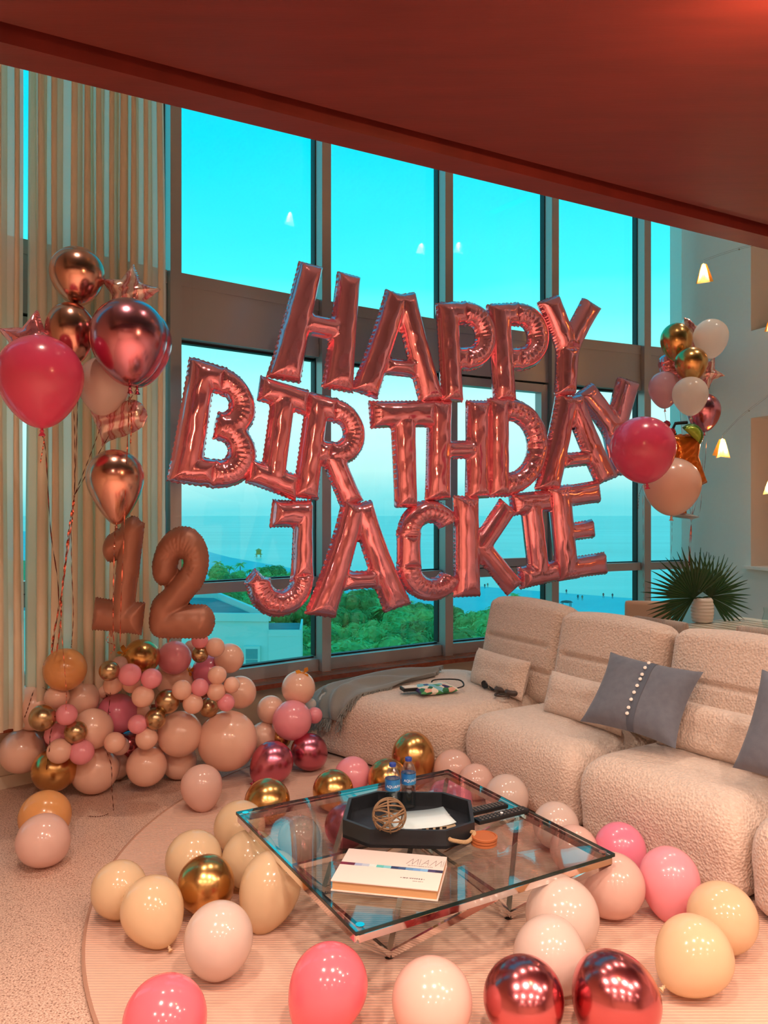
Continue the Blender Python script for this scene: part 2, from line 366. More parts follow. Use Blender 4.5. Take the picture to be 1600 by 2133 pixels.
curtain(-.45, .165, 5, .045, 'narrow cream sheer curtain at the far left edge', seed=3)
curtain(.225, .522, 4, .048, 'cream sheer curtain panel behind the hot pink and rose copper balloons', seed=8)
curtain(.535, .955, 6, .048, 'cream sheer curtain panel nearest the uncovered windows', seed=11)
# ================================================================== outside: sea, beach, thicket, houses
GZ = -26.0
M_sea = mat('sea_water', (92,214,194), .35, 0, spec=.25, bump=('noise', .05, .5, 1.2, (.22, 1, 1)), var=(.012, .22, (138,238,218)), vscale=(.2, 1, 1))
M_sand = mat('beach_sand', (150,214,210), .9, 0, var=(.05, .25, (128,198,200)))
M_grass = mat('dune_green', (84,140,84), .95, 0, var=(.12, .3, (120,168,92)))
def gp(px, py, z=GZ): return atz(px, py, z)
tag(G().add([(-6000,60,GZ-.3),(6000,60,GZ-.3),(6000,5200,GZ-.3),(-6000,5200,GZ-.3)], [(0,1,2,3)]).build('sea', M_sea, smooth=False), kind='structure')
shore = [(-420,1100),(-149,603),(-93,470),(-40,370),(10,310),(78,249),(110,228),(260,150)]
gs = G(); lowp = [(-700,1100),(-700,20),(300,20)]
gs.prism(shore[::-1]+lowp, GZ-2, GZ-.05); tag(gs.build('beach', M_sand, smooth=False), kind='structure')
veg = [(-600,620),(-160,420),(-76,318),(-30,255),(-8,205),(6,186),(18,170),(40,150),(90,118),(240,70)]
tag(G().prism(veg[::-1]+[(-650,30),(240,30)], GZ-1.5, GZ).build('dune_ground', M_grass, smooth=False), kind='structure')
# --- trees: three leafy crowns made of many leaf blades over lobes, and a palm
def leafmat(nm, a, b): return mat(nm, a, .75, 0, var=(.35, .2, b), trans=.25, tcol=b)
LM = [leafmat('leaf_dark', (104,136,66), (150,184,92)), leafmat('leaf_mid', (146,172,82), (196,214,118)), leafmat('leaf_light', (180,194,100), (222,228,140))]
def crown(seed, R, n, m):
    rnd = random.Random(seed); lobes = [(Vector((rnd.uniform(-.6,.6)*R, rnd.uniform(-.6,.6)*R, rnd.uniform(.35,.95)*R)), rnd.uniform(.42,.7)*R) for _ in range(9)]
    g = G()
    for _ in range(n):
        c, r = rnd.choice(lobes); d = Vector((rnd.gauss(0,1), rnd.gauss(0,1), rnd.gauss(.25,1))).normalized()
        p = c+d*r*rnd.uniform(.86,1.04); t = d.orthogonal().normalized(); t.rotate(Matrix.Rotation(rnd.uniform(0,6.28), 3, d)); b = d.cross(t)
        d2 = (d+Vector((rnd.uniform(-.5,.5), rnd.uniform(-.5,.5), rnd.uniform(-.2,.5)))).normalized(); b2 = d2.cross(t).normalized(); L = rnd.uniform(.22,.5); wd = L*.5
        if p.z < .1: continue
        g.add([p-t*L, p+b2*wd, p+t*L, p-b2*wd], [(0,1,2,3)])
    for c, r in lobes:   # inner mass
        b = bmesh.new(); bmesh.ops.create_icosphere(b, subdivisions=2, radius=r*.88)
        for v in b.verts: v.co *= 1+.16*noise.noise(v.co*.9+c)
        b.verts.index_update(); g.add([v.co+c for v in b.verts], [[v.index for v in f.verts] for f in b.faces]); b.free()
    return g, m
def trunkg(h, r): return G().tube([(0,0,-.2),(.1,.05,h*.5),(0,.1,h)], lambda t: r*(1-.4*t), 7)
def tree_template(seed, R, h, n, m):
    g, mm = crown(seed, R, n, m)
    for v in g.v: v.z += h
    return g, mm, trunkg(h+R*.5, .22)
def palm_template(seed, h):
    rnd = random.Random(seed); g = G(); top = Vector((.3,0,h))
    for k in range(22):
        a = k*2.4; el_ = rnd.uniform(-.2,1.1); L = rnd.uniform(2.3,3.1); dr = Vector((math.cos(a), math.sin(a), 0)); sd = Vector((-dr.y, dr.x, 0)); rows = []
        for i in range(8):
            t = i/7; p = top+dr*L*t*math.cos(el_*(1-t*.5))+Z*(L*t*math.sin(el_)-1.5*t*t*L*.45); w = .34*math.sin(math.pi*min(1, t*.9+.1))+.02
            rows.append([p-sd*w-Z*w*.5, p, p+sd*w-Z*w*.5])
        g.grid(rows)
    return g, LM[1], trunkg(h, .2)
def put_tree(tmpl, name, label, cat, group, loc, sc, rz):
    """tmpl: dict with cached meshes"""
    r = empty(name, loc, label, cat, group); r.scale = (sc, sc, sc); r.rotation_euler.z = rz
    for nm, me in tmpl:
        o = bpy.data.objects.new(nm, me); COL.objects.link(o); o.parent = r
    return r
def mk(tm):
    g, m, t = tm; o1 = g.build('foliage', m, ang=180, origin=(0,0,0), smooth=False); o2 = t.build('trunk', mat('bark', (96,80,62), .9), origin=(0,0,0)); a = [('foliage', o1.data), ('trunk', o2.data)]
    bpy.data.objects.remove(o1); bpy.data.objects.remove(o2); return a
T_a = mk(tree_template(1, 4.2, 1.6, 1500, LM[0])); T_b = mk(tree_template(2, 3.8, 1.4, 1500, LM[1])); T_c = mk(tree_template(3, 3.4, 1.2, 1300, LM[2])); T_p = mk(palm_template(4, 6.0))
rnd = random.Random(21)
def vedge(u):   # far edge of the thicket along a view direction
    us = [-.6,-.38,-.24,-.118,-.04,.03,.106,.27,.76]; ds = [480,430,318,255,205,186,170,150,118]
    return float(np.interp(u, us, ds))
spots = []
for u0 in np.arange(-.27, .16, .029):
    d = vedge(u0)-6
    while d > 92:
        u = u0+rnd.uniform(-.008,.008); spots.append((u*d, d)); d -= rnd.uniform(13, 18)*(.55+d/330)
def hidden(x, y):
    px = 800+1620*x/y; return px < 640 and y < 128
spots = [s for s in spots if not hidden(*s)]
TL = ['dark leafy tree in the green thicket below the window', 'mid green leafy tree in the thicket below the window', 'pale yellowish green tree in the thicket below the window']
for k, (x, y) in enumerate(spots):
    j = rnd.choice([0,0,1,1,1,2]); tm = (T_a, T_b, T_c)[j]
    put_tree(tm, 'thicket_tree', TL[j], 'tree', 'trees of the beach thicket', (x, y, GZ), rnd.uniform(.85,1.25), rnd.uniform(0,6.3))
for k, (px, d) in enumerate([(455,318),(478,300),(500,312),(520,290),(548,282),(575,276),(602,268),(720,190),(800,168),(845,182),(970,165)]):
    put_tree(T_p, 'palm_tree', 'palm rising at the beach edge of the thicket' if k < 7 else 'palm standing among the thicket trees', 'palm', 'palms of the thicket', ((px-800)/1620*d, d, GZ), rnd.uniform(.9,1.15), rnd.uniform(0,6))
put_tree(T_p, 'palm_tree', 'lone palm on the sand just above the sofa back', 'palm', None, gp(1072,1278), .8, 1)
# --- neighbouring houses
M_hw = mat('house_white', (206,222,212), .8); M_hr = mat('house_roof', (118,140,140), .9, 0, var=(.6,.2,(96,118,120))); M_hg = mat('house_window', (96,150,150), .2)
r1 = empty('neighbour_house', (-20,70,GZ), 'white flat roofed house low outside the left window', 'building')
zt = -6.4; f0, f1 = (-34,62), (-8.9,60); bk = (-7.1,15.3)
G().prism([f0, f1, (f1[0]+bk[0], f1[1]+bk[1]), (f0[0]+bk[0], f0[1]+bk[1])], GZ-1, zt-.5).build('wall', M_hw, r1, smooth=False)
G().prism([(f0[0]+.3,f0[1]+.3), (f1[0]-.4,f1[1]+.3), (f1[0]+bk[0]-.4, f1[1]+bk[1]-.4), (f0[0]+bk[0], f0[1]+bk[1]-.4)], zt-.5, zt-.35).build('roof', M_hr, r1, smooth=False)
for a, b in ((f0, f1), (f1, (f1[0]+bk[0], f1[1]+bk[1])), ((f1[0]+bk[0], f1[1]+bk[1]), (f0[0]+bk[0], f0[1]+bk[1]))):
    G().bar((*a, zt-.2), (*b, zt-.2), .35, .6).build('parapet', M_hw, r1, smooth=False)
wp = at(524,1374,59.6); w_ = G().bx(wp.x-.62, wp.x+.62, 59.7, 60.2, wp.z-1.0, wp.z+1.0).build('window', M_hw, r1, smooth=False)
G().bx(wp.x-.45, wp.x+.45, 59.66, 59.75, wp.z-.8, wp.z-.03).build('pane', M_hg, w_, smooth=False); G().bx(wp.x-.45, wp.x+.45, 59.66, 59.75, wp.z+.03, wp.z+.8).build('pane', M_hg, w_, smooth=False)
r2 = empty('neighbour_annex', (-8,62,GZ), 'lower white annex beside the white house', 'building')
G().prism([(-8.9,59.9),(-6.4,59.9),(-6.9,66),(-9.9,66)], GZ-1, -8.0).build('wall', M_hw, r2, smooth=False)
G().prism([(-8.8,60.2),(-6.6,60.2),(-7.1,65.8),(-9.8,65.8)], -8.0, -7.85).build('roof', M_hr, r2, smooth=False)
G().bar((-8.9,59.95,-7.8), (-6.4,59.95,-7.8), .15, .5).build('parapet', M_hw, r2, smooth=False)
G().bar((-6.45,59.9,-7.8), (-6.95,66,-7.8), .15, .5).build('parapet', M_hw, r2, smooth=False)
# --- white truck on the track in the thicket
tp = gp(822,1346); r = empty('truck', tp, 'white flatbed truck parked among the green trees', 'truck'); M_tw = mat('truck_white', (225,232,230), .4); M_td = mat('truck_dark', (40,48,52), .6)
tp = tp+Vector((0,-4,1.0)); r.location = tp; WO[r.name] = tp.copy()
G().cbox(tp+Vector((-.9,0,1.1)), 4.6, 2.2, .35).build('bed', M_td, r, smooth=False)
for k in range(5): G().lathe([(.42,-.9),(.42,.9)], tp+Vector((-2.7+k*.85,0,1.7)), 12, axis=(0,1,0)).build('barrel', M_tw, r)
cb = G().add([tp+Vector(q) for q in [(1.6,-1.1,.5),(3.9,-1.1,.5),(3.9,-1.1,1.5),(3.0,-1.1,1.7),(2.5,-1.1,2.7),(1.6,-1.1,2.7),(1.6,1.1,.5),(3.9,1.1,.5),(3.9,1.1,1.5),(3.0,1.1,1.7),(2.5,1.1,2.7),(1.6,1.1,2.7)]], [(0,1,2,3,4,5),(11,10,9,8,7,6)]+[(i,6+i,6+(i+1)%6,(i+1)%6) for i in range(6)]).build('cab', M_tw, r, smooth=False)
G().cbox(tp+Vector((2.15,-1.12,2.15)), .75, .05, .6).build('side_window', M_td, cb, smooth=False)
for x in (-2.2, 2.9): G().lathe([(.45,-1.15),(.45,1.15)], tp+Vector((x,0,.45)), 14, axis=(0,1,0)).build('wheel', M_td, r)
# --- lifeguard tower far on the beach
lp = gp(539,1161); r = empty('lifeguard_tower', lp, 'small orange lifeguard hut on the far beach', 'beach hut'); M_ly = mat('hut_orange', (226,160,70), .7)
for a in (-1.2,1.2):
    for b in (-1.2,1.2): G().bar(lp+Vector((a,b,0)), lp+Vector((a,b,1.8)), .25).build('stilt', M_ly, r, smooth=False)
G().cbox(lp+Vector((0,0,1.9)), 4, 4, .25).build('deck', M_ly, r, smooth=False); G().cbox(lp+Vector((0,0,3.1)), 2.6, 2.6, 2.2).build('cabin', M_ly, r, smooth=False)
G().lathe([(2.3,0),(.1,1.2)], lp+Vector((0,0,4.2)), 4).build('roof', M_ly, r, smooth=False); G().bar(lp+Vector((-2,-2,.2)), lp+Vector((-1,-1.8,1.9)), .8, .15).build('ramp', M_ly, r, smooth=False)
# --- beach stand near the sofa back
bp = gp(1180,1272); r = empty('beach_stand', bp, 'dark little beach stand on the sand behind the sofa', 'beach stand'); M_bs = mat('stand_green', (40,70,66), .7)
for a in (-1.1,1.1):
    for b in (-.7,.7): G().bar(bp+Vector((a,b,0)), bp+Vector((a,b,2.3)), .14).build('post', M_bs, r, smooth=False)
G().lathe([(1.9,2.3),(1.2,2.75),(.2,2.9)], bp, 4).build('roof', M_bs, r, smooth=False); G().cbox(bp+Vector((0,0,.8)), 2.2, 1.4, .18).build('counter', M_bs, r, smooth=False)
# --- bathers: one continuous small figure each
def bather(px, py, col, label, pose):
    p = gp(px, py); M = mat('bather_%s' % col[0], col[1], .8)
    me = bpy.data.meshes.new('person')
    s = pose; J = [(0,0,.95),(0,0,1.2),(0,0,1.45),(0,0,1.62),(.02,0,1.72),(.2,0,1.42),(.3,-.05,1.15),(.28,-.2*s,.92),(-.2,0,1.42),(-.3,.05,1.15),(-.3,-.1,.92),(.1,0,.9),(.12+.05*s,-.12*s,.5),(.12+.05*s,.02,.06),(.12+.05*s,-.14,.04),(-.1,0,.9),(-.12,.1*s,.5),(-.12,.12*s,.06),(-.12,-.04,.04)]
    E = [(0,1),(1,2),(2,3),(3,4),(2,5),(5,6),(6,7),(2,8),(8,9),(9,10),(0,11),(11,12),(12,13),(13,14),(0,15),(15,16),(16,17),(17,18)]
    rad = [.15,.14,.16,.06,.11,.065,.05,.035,.065,.05,.035,.11,.07,.045,.04,.11,.07,.045,.04]
    me.from_pydata(J, E, []); o = raw('person', me, p); me.materials.append(M)
    sk = o.modifiers.new('skin', 'SKIN'); 
    for i, v in enumerate(me.skin_vertices[0].data if me.skin_vertices else []): v.radius = (rad[i], rad[i])
    if not me.skin_vertices:
        b = bmesh.new(); b.from_mesh(me); ly = b.verts.layers.skin.verify()
        for i, v in enumerate(b.verts): v[ly].radius = (rad[i], rad[i]); v[ly].use_root = (i == 0)
        b.to_mesh(me); b.free()
    o.modifiers.new('sub', 'SUBSURF').levels = 1
    return tag(o, label, 'person', 'bathers on the beach')
D_ = ('dark', (60,60,66)); Sk = ('tan', (170,120,90)); Rd = ('red', (170,70,60))
for px, py, c, l, ps in [(1204,1250,D_,'tiny figure in dark swimwear on the sand, left of a standing pair',1),(1213,1251,Sk,'tiny bare figure beside one in dark swimwear',.5),(1257,1246,Rd,'tiny figure in red swimwear at the water edge',1),(1276,1247,D_,'tiny dark figure at the water edge near the right mullion',.2),(1016,1224,Sk,'tiny bare figure seen below the K balloon',1),(1010,1226,D_,'tiny dark figure seen below the K balloon',.4),(1180,1238,D_,'tiny dark figure standing above the beach stand',.7)]:
    bather(px, py, c, l, ps)
# ================================================================== modular boucle sofa
M_bcl = mat('boucle', (224,204,190), .95, 0, sheen=.35, var=(60, .2, (208,186,172)), bump=('voronoi', 85, .9, .006))
def offset_poly(p, ins):
    out = []; m = len(p)
    for i in range(m):
        a, b, c = p[i-1], p[i], p[(i+1) % m]; d1 = (b-a).normalized(); d2 = (c-b).normalized(); n1 = Vector((-d1.y, d1.x)); n2 = Vector((-d2.y, d2.x)); h = (n1+n2); out.append(b+h*(ins/max(.3, 1+n1.dot(n2))))
    return out
def fillet(p, rad, ne=9):
    m = len(p); cr = []
    for i in range(m):
        a, b, c = p[i-1], p[i], p[(i+1) % m]; d1 = (a-b); d2 = (c-b); r = min(rad, d1.length*.42, d2.length*.42); s, e = b+d1.normalized()*r, b+d2.normalized()*r
        cr.append([s*(1-t)**2+b*2*t*(1-t)+e*t*t for t in (0, .2, .4, .6, .8, 1)])
    out = []
    for i in range(m):
        out += cr[i]; s, e = cr[i][-1], cr[(i+1) % m][0]; out += [s.lerp(e, k/(ne+1)) for k in range(1, ne+1)]
    return out
def puff(poly, z0, z1, R, dome=.02, wob=.012, seed=0, rad=.1):
    """upholstered block: rounded footprint, soft upper edge, domed top"""
    p = [Vector((x, y)) for x, y in poly]; n0 = len(p)
    if sum(p[i].x*p[(i+1) % n0].y-p[(i+1) % n0].x*p[i].y for i in range(n0)) < 0: p = p[::-1]
    rings = [(.03, z0), (.006, z0+.03)]
    for k in range(1, 7): rings.append((.004*math.sin(k), z0+.03+(z1-R-z0-.03)*k/6))
    for k in range(1, 10):
        a = k/9*math.pi/2; rings.append((R*(1-math.cos(a)), z1-R+R*math.sin(a)))
    P = []
    for ins, z in rings:
        q = fillet(offset_poly(p, ins), max(.045, rad-ins*.3)); P.append([Vector((v.x, v.y, z+wob*.4*noise.noise(Vector((v.x*3, v.y*3, seed)))*(z > z0+.05))) for v in q])
    N = len(P[0]); last = [(v.x, v.y) for v in P[-1]]; c = sum((Vector(v) for v in last), Vector((0, 0)))/N
    for f in (.85, .65, .45, .25, .1): P.append([Vector((c.x+(x-c.x)*f, c.y+(y-c.y)*f, z1+dome*(1-f*f)+wob*noise.noise(Vector((x*f*2, y*f*2, seed))))) for x, y in last])
    g = G(); PT = [[P[j][k] for j in range(len(P))] for k in range(N)]; g.grid(PT, close_u=True)
    n = len(g.v); g.v.append(Vector((c.x, c.y, z1+dome)));
    for k in range(N): g.f.append((k*len(P)+len(P)-1, ((k+1) % N)*len(P)+len(P)-1, n)); g.mi.append(0)
    return g
def backrest(parent, A, B, z0, z1, th, lean, name='backrest'):
    """tall cushion from A to B (front bottom line, left to right seen from the seat), leaning back"""
    A = Vector((*A, 0)); B = Vector((*B, 0)); w = (B-A).length; e = (B-A)/w; back = Vector((-e.y, e.x, 0)); hgt = z1-z0
    up = (Z+back*lean).normalized(); M = frame3(e, up)
    def df(p, u, v, s):
        if s < 0:
            b = .035*(1-u*u)*(1-v*v); p.y -= b
            for vs, hw in ((.12, .72), (-.38, .86)):
                gq = math.exp(-((v-vs)/.035)**2)*(1 if abs(u) < hw else max(0, 1-(abs(u)-hw)/.1)); p.y += .028*gq
        if v > .6: p.z -= .03*u*u*(v-.6)/.4
        return p
    v, f = rbox(w, hgt, th, .075, 36, 56, 6, df); g = G(); c = (A+B)/2+Z*(z0)+up*hgt/2+back*(th/2)
    g.add([c+M@q for q in v], f); return g.build(name, M_bcl, parent, ang=180)
SEAT = .42
# module corners (X, Y): fronts run from the window towards the lower right
mods = [
 ('corner', [(-.47,4.99),(-.01,4.57),(.42,4.43),(1.06,4.80),(.90,5.40),(.60,5.68),(.3,5.66),(-.12,5.47)], 'corner chaise module of the cream boucle sofa, draped with a grey throw', (.60,5.28), (.97,4.62)),
 ('a', [(.435,4.42),(.885,3.69),(1.62,4.14),(1.02,4.78)], 'cream boucle sofa module second from the window', (.93,4.56), (1.34,3.93)),
 ('b', [(.895,3.675),(1.365,2.985),(2.05,3.45),(1.63,4.12)], 'cream boucle sofa module with the button cushion leaning on its back', (1.355,3.90), (1.80,3.24)),
 ('c', [(1.375,2.97),(1.72,2.30),(2.5,2.75),(2.06,3.43)], 'cream boucle sofa module cut off by the right picture edge', (1.82,3.20), (2.2,2.55)),
]
for k, (nm, poly, lab, A, B) in enumerate(mods):
    c = sum((Vector((*p, 0)) for p in poly), Vector((0,0,0)))/len(poly)
    r = empty('sofa_module', c, lab, 'sofa', 'modules of the cream sofa')
    sg_ = puff(poly, .03, SEAT, .14 if k else .12, .012, .012, k*3.1)
    if k == 0: CHAISE = ([v.copy() for v in sg_.v], [list(f) for f in sg_.f])
    sg_.build('seat', M_bcl, r, ang=180)
    backrest(r, A, B, .36, 1.0 if k == 0 else .985, .2, .22)
    for p in poly:
        q = c.lerp(Vector((*p, 0)), .7); G().lathe([(.03,0.012),(.03,.05)], (q.x, q.y, 0), 10).build('foot', M_black, r)
# ---------------------------------------------------------------- cushions
def pillow(w, h, t, pinch=.05, seed=0, n=28):
    P = []; g = G()
    def pt(i, j, s):
        u = i/n*2-1; v = j/n*2-1; eu = 1-pinch*(1-v*v)*1.0; ev = 1-pinch*(1-u*u)*1.0
        th = t/2*((1-u**4)*(1-v**4))**.6*(1+.12*noise.noise(Vector((u*1.7, v*1.7, seed+s*3))))
        return Vector((w/2*u*(1-pinch*(1-v*v)), s*th, h/2*v*(1-pinch*(1-u*u))))
    fr_ = [[pt(i, j, -1) for j in range(n+1)] for i in range(n+1)]; bk_ = [[pt(i, j, 1) for j in range(n+1)] for i in range(n+1)]
    g.grid(fr_); g.grid([list(reversed(c)) for c in bk_]); 
    return g
def place_g(g, c, M):
    g.v = [Vector(c)+M@p for p in g.v]; return g
def cushion(name, A, B, z, w, h, t, lean, m, label, cat='cushion', roll=0, pinch=.04, seed=0, group=None, off=0):
    A = Vector((*A, 0)); B = Vector((*B, 0)); e = (B-A).normalized(); back = Vector((-e.y, e.x, 0)); up = (Z+back*lean).normalized()
    M = frame3(e, up)@Matrix.Rotation(roll, 3, 'Y'); c = (A+B)/2+Z*z+up*h/2-back*off
    return tag(place_g(pillow(w, h, t, pinch, seed), c, M).build(name, m, ang=180), label, cat, group), c, M
cushion('lumbar_cushion', (.545,5.20), (.85,4.61), .415, .56, .24, .14, .3, M_bcl, 'cream boucle lumbar cushion on the corner module by the window', seed=1, group='cream lumbar cushions')
cushion('lumbar_cushion', (.86,4.47), (1.24,3.87), .415, .56, .24, .15, .3, M_bcl, 'cream boucle lumbar cushion partly behind the grey button cushion', seed=2, group='cream lumbar cushions')
cushion('lumbar_cushion', (1.29,3.86), (1.74,3.20), .415, .66, .24, .15, .3, M_bcl, 'cream boucle lumbar cushion right of the grey button cushion', seed=3, group='cream lumbar cushions')
M_lin = mat('slate_linen', (106,112,124), .9, 0, sheen=.2, bump=('noise', 260, .25, .002), var=(30, .3, (92,98,112)))
M_lin2 = mat('slate_linen_dark', (84,92,106), .9, 0, bump=('noise', 260, .25, .002))
# grey button cushion: two-tone, leans on the backs, one corner up
cc = at(1335,1452,3.72); Mx = frame3(Vector((.72,-.55,-.42)), Vector((.36,.42,.83)))
Mx = frame3((at(1441,1388,3.55)-at(1282,1352,3.85))+(at(1392,1555,3.5)-at(1220,1510,3.72)), (at(1282,1352,3.92)-at(1220,1510,3.72))+(at(1441,1388,3.72)-at(1392,1555,3.5)))
gp_ = place_g(pillow(.47, .41, .15, .1, 5), cc, Mx)
btn = tag(gp_.build('button_cushion', M_lin, ang=180), 'slate grey linen cushion with a row of white buttons', 'cushion')
pl0 = pillow(.47, .41, .15, .1, 5)
def on_pillow(u, v, lift=.002):   # point of the front face
    n = 28; i = int(round((u+1)/2*n)); j = int(round((v+1)/2*n)); return cc+Mx@(pl0.v[i*(n+1)+j]+Vector((0, -lift, 0)))
g = G(); strip = []
for j in range(0, 29):
    v = j/28*2-1; strip.append([on_pillow(-.03, v, .003), on_pillow(.05, v, .005), on_pillow(.13, v, .003)])
g.grid(strip); g.build('button_placket', M_lin2, btn, ang=180)
for k in range(9):
    v = .86-k*.2; p = on_pillow(.02, v, .007); nrm = Mx@Vector((0,-1,0)); b = G().lathe([(.0085,0),(.0085,.003),(.006,.004)], p, 14, axis=nrm).build('button', mat('pearl_button', (232,228,220), .25), btn)
c2 = at(1598,1592,3.02)
tag(place_g(pillow(.42, .42, .15, .08, 8), at(1668,1530,3.02), frame3(Vector((.6,-.75,-.1)), Vector((.3,.25,.92)))).build('grey_cushion', M_lin, ang=180), 'slate grey cushion corner at the right picture edge', 'cushion')
# ---------------------------------------------------------------- throw over the chaise end
M_thr = mat('grey_throw', (128,132,130), .9, 0, sheen=.3, bump=('noise', 120, .3, .004, (1, 3, 1)))
from mathutils.bvhtree import BVHTree
bvh = BVHTree.FromPolygons(CHAISE[0], CHAISE[1])
ca = [Vector(p) for p in ((.42,5.50,.46),(.10,5.42,.46),(-.18,5.30,.46),(-.36,5.16,.45),(-.46,5.08,.36),(-.52,5.0,.2))]   # rear edge, right to left end and down
cb = [Vector(p) for p in ((.34,5.22,.46),(.16,5.03,.46),(.02,4.90,.46),(-.12,4.80,.44),(-.24,4.75,.36),(-.32,4.70,.26))]   # front edge
A_ = smoothline(ca, 60); B_ = smoothline(cb, 60); rows = []
for i in range(len(A_)):
    t = i/(len(A_)-1); row = []
    for j in range(41):
        s = j/40; p = A_[i].lerp(B_[i], s); p.z += .02*math.sin(math.pi*s)
        hit, nrm, ix, ds = bvh.find_nearest(p); nrm = nrm if nrm.dot(p-hit) > 0 or ds < .002 else -nrm
        fold = .013*math.sin(s*19+3.2*math.sin(t*3.6))+.011*math.sin(s*8-t*6)+.014*noise.noise(Vector((t*5, s*6, 1)))
        row.append(hit+nrm*(.024+fold*.95)+Z*max(0, fold)*.3)
    rows.append(row)
g = G(); g.grid(rows); thr = tag(g.build('throw_blanket', M_thr, ang=180), 'grey fringed throw draped over the chaise end', 'blanket')
sol = thr.modifiers.new('thick', 'SOLIDIFY'); sol.thickness = .006
g = G(); rr = random.Random(5)
edge = [rows[i][-1] for i in range(int(len(rows)*.36), len(rows))]+[rows[-1][j] for j in range(31, -1, -1)]
for i in range(len(edge)-1):
    for q in range(4):
        p = edge[i].lerp(edge[i+1], rr.random()); t = i/len(edge); dr = Vector((rr.uniform(-.3,.1)-.15, rr.uniform(-.35,-.1), -.75)).normalized(); L = rr.uniform(.05,.085)
        g.tube([p, p+dr*L*.5+Vector((rr.uniform(-.008,.008), rr.uniform(-.008,.008), 0)), p+dr*L+Vector((rr.uniform(-.012,.012), rr.uniform(-.012,.008), 0))], .0022, 4, cap=False)
tag(g.build('fringe', M_thr, thr), kind='stuff')
g = G(); q = at(820,1458,4.75); g.cbox(q, .045, .03, .004, frame3((1,.2,.1), (0,.3,1))); g.build('care_label', mat('tag_white', (220,200,196), .8), thr)
# ---------------------------------------------------------------- patterned pouch, notebook, sunglasses, headphones
M_pch = bpy.data.materials.new('tropical_print'); M_pch.use_nodes = True
t = M_pch.node_tree; b = t.nodes['Principled BSDF']; b.inputs['Roughness'].default_value = .5; co = t.nodes.new('ShaderNodeTexCoord'); v = t.nodes.new('ShaderNodeTexVoronoi'); v.inputs['Scale'].default_value = 26
r_ = t.nodes.new('ShaderNodeValToRGB'); r_.color_ramp.interpolation = 'CONSTANT'; sp = t.nodes.new('ShaderNodeSeparateColor')
for k, (p, c) in enumerate([(0,(232,222,205)),(.2,(70,150,90)),(.36,(40,60,130)),(.46,(232,222,205)),(.62,(120,190,205)),(.75,(225,170,150)),(.86,(30,110,70)),(.94,(60,40,90))]):
    e_ = r_.color_ramp.elements[k] if k < 2 else r_.color_ramp.elements.new(p); e_.position = p; e_.color = (*s2l(c), 1)
t.links.new(co.outputs['Object'], v.inputs['Vector']); t.links.new(v.outputs['Color'], sp.inputs[0]); t.links.new(sp.outputs[0], r_.inputs[0]); t.links.new(r_.outputs[0], b.inputs['Base Color'])
pc = atz(905,1434,.455); fl = frame3(Vector((.9,.42,0)), Vector((-.42,.9,.05)))
po = tag(place_g(pillow(.27, .17, .05, .03, 9), pc+Z*.0, fl).build('pouch', M_pch, ang=180), 'tropical print pouch with a wrist strap on the chaise', 'pouch')
s0 = pc+fl@Vector((.125,0,-.05)); s1 = pc+fl@Vector((.02,0,.085))
G().tube(smoothline([s1, s1+Vector((.03,.05,.02)), (s0+s1)/2+Vector((.1,.06,.03)), s0+Vector((.05,.02,.015)), s0], 20), .005, 6).build('wrist_strap', M_black, po)
G().tube([pc+fl@Vector((-.13,-.0,-.075)), pc+fl@Vector((.13,-.0,-.075))], .003, 6).build('zip', M_black, po)
nb = atz(856,1434,.46); r = empty('notebook', nb, 'small black and cream notebook tucked beside the pouch', 'notebook'); fn = frame3(Vector((.95,.3,0)), Vector((0,0,1)))
G().cbox(nb, .12, .08, .02, fn, .002).build('cover', M_black, r, smooth=False); G().cbox(nb+Z*.0105, .1, .065, .004, fn).build('page_block', mat('paper', (232,226,214), .8), r, smooth=False)
M_gl = mat('black_plastic', (22,24,34), .12, 0)
sg = atz(1018,1437,.43); r = empty('sunglasses', sg, 'dark sunglasses lying by the headphones on the corner module', 'sunglasses')
ex = Vector((.6,-.8,0)).normalized(); ey = Vector((.8,.6,0)).normalized()
for k in (-1, 1):
    lp_ = [sg+ex*(k*.034)+ex*.027*math.cos(a)+Z*(.028+.022*math.sin(a)) for a in [2*math.pi*i/20 for i in range(20)]]
    G().add([p-ey*.002 for p in lp_]+[p+ey*.002 for p in lp_], [tuple(range(20)), tuple(range(39,19,-1))]+[(i,(i+1)%20,20+(i+1)%20,20+i) for i in range(20)]).build('lens', M_gl, r)
    G().tube(lp_, .004, 6, closed=True).build('rim', M_gl, r)
    G().tube([sg+ex*k*.064+Z*.035, sg+ex*k*.066+ey*.07+Z*.03, sg+ex*k*.05+ey*.12+Z*.008], .003, 6).build('temple', M_gl, r)
G().tube([sg-ex*.01+Z*.034, sg+Z*.038, sg+ex*.01+Z*.034], .003, 6).build('bridge', M_gl, r)
hp = atz(1050,1448,.43); r = empty('headphones', hp, 'dark brown over-ear headphones against the lumbar cushion', 'headphones'); M_hp = mat('brown_leatherette', (72,58,52), .5); M_hs = mat('headphone_steel', (150,146,144), .3, .8)
for k, (dx, dy) in enumerate([(.0,.05),(.05,-.03)]):
    c = hp+Vector((dx,dy,.022)); tor = [c+Vector((.036*math.cos(a), .036*math.sin(a), .004)) for a in [2*math.pi*i/24 for i in range(24)]]
    G().tube(tor, .0165, 10, closed=True).build('ear_pad', M_hp, r); G().lathe([(.036,-.018),(.042,-.008),(.036,0)], c, 24).build('ear_cup', M_hs, r)
G().tube(smoothline([hp+Vector((0,.05,.012)), hp+Vector((-.03,.02,.014)), hp+Vector((-.06,-.05,.012)), hp+Vector((-.01,-.08,.012)), hp+Vector((.05,-.03,.012))], 28), .007, 8).build('headband', M_hp, r)
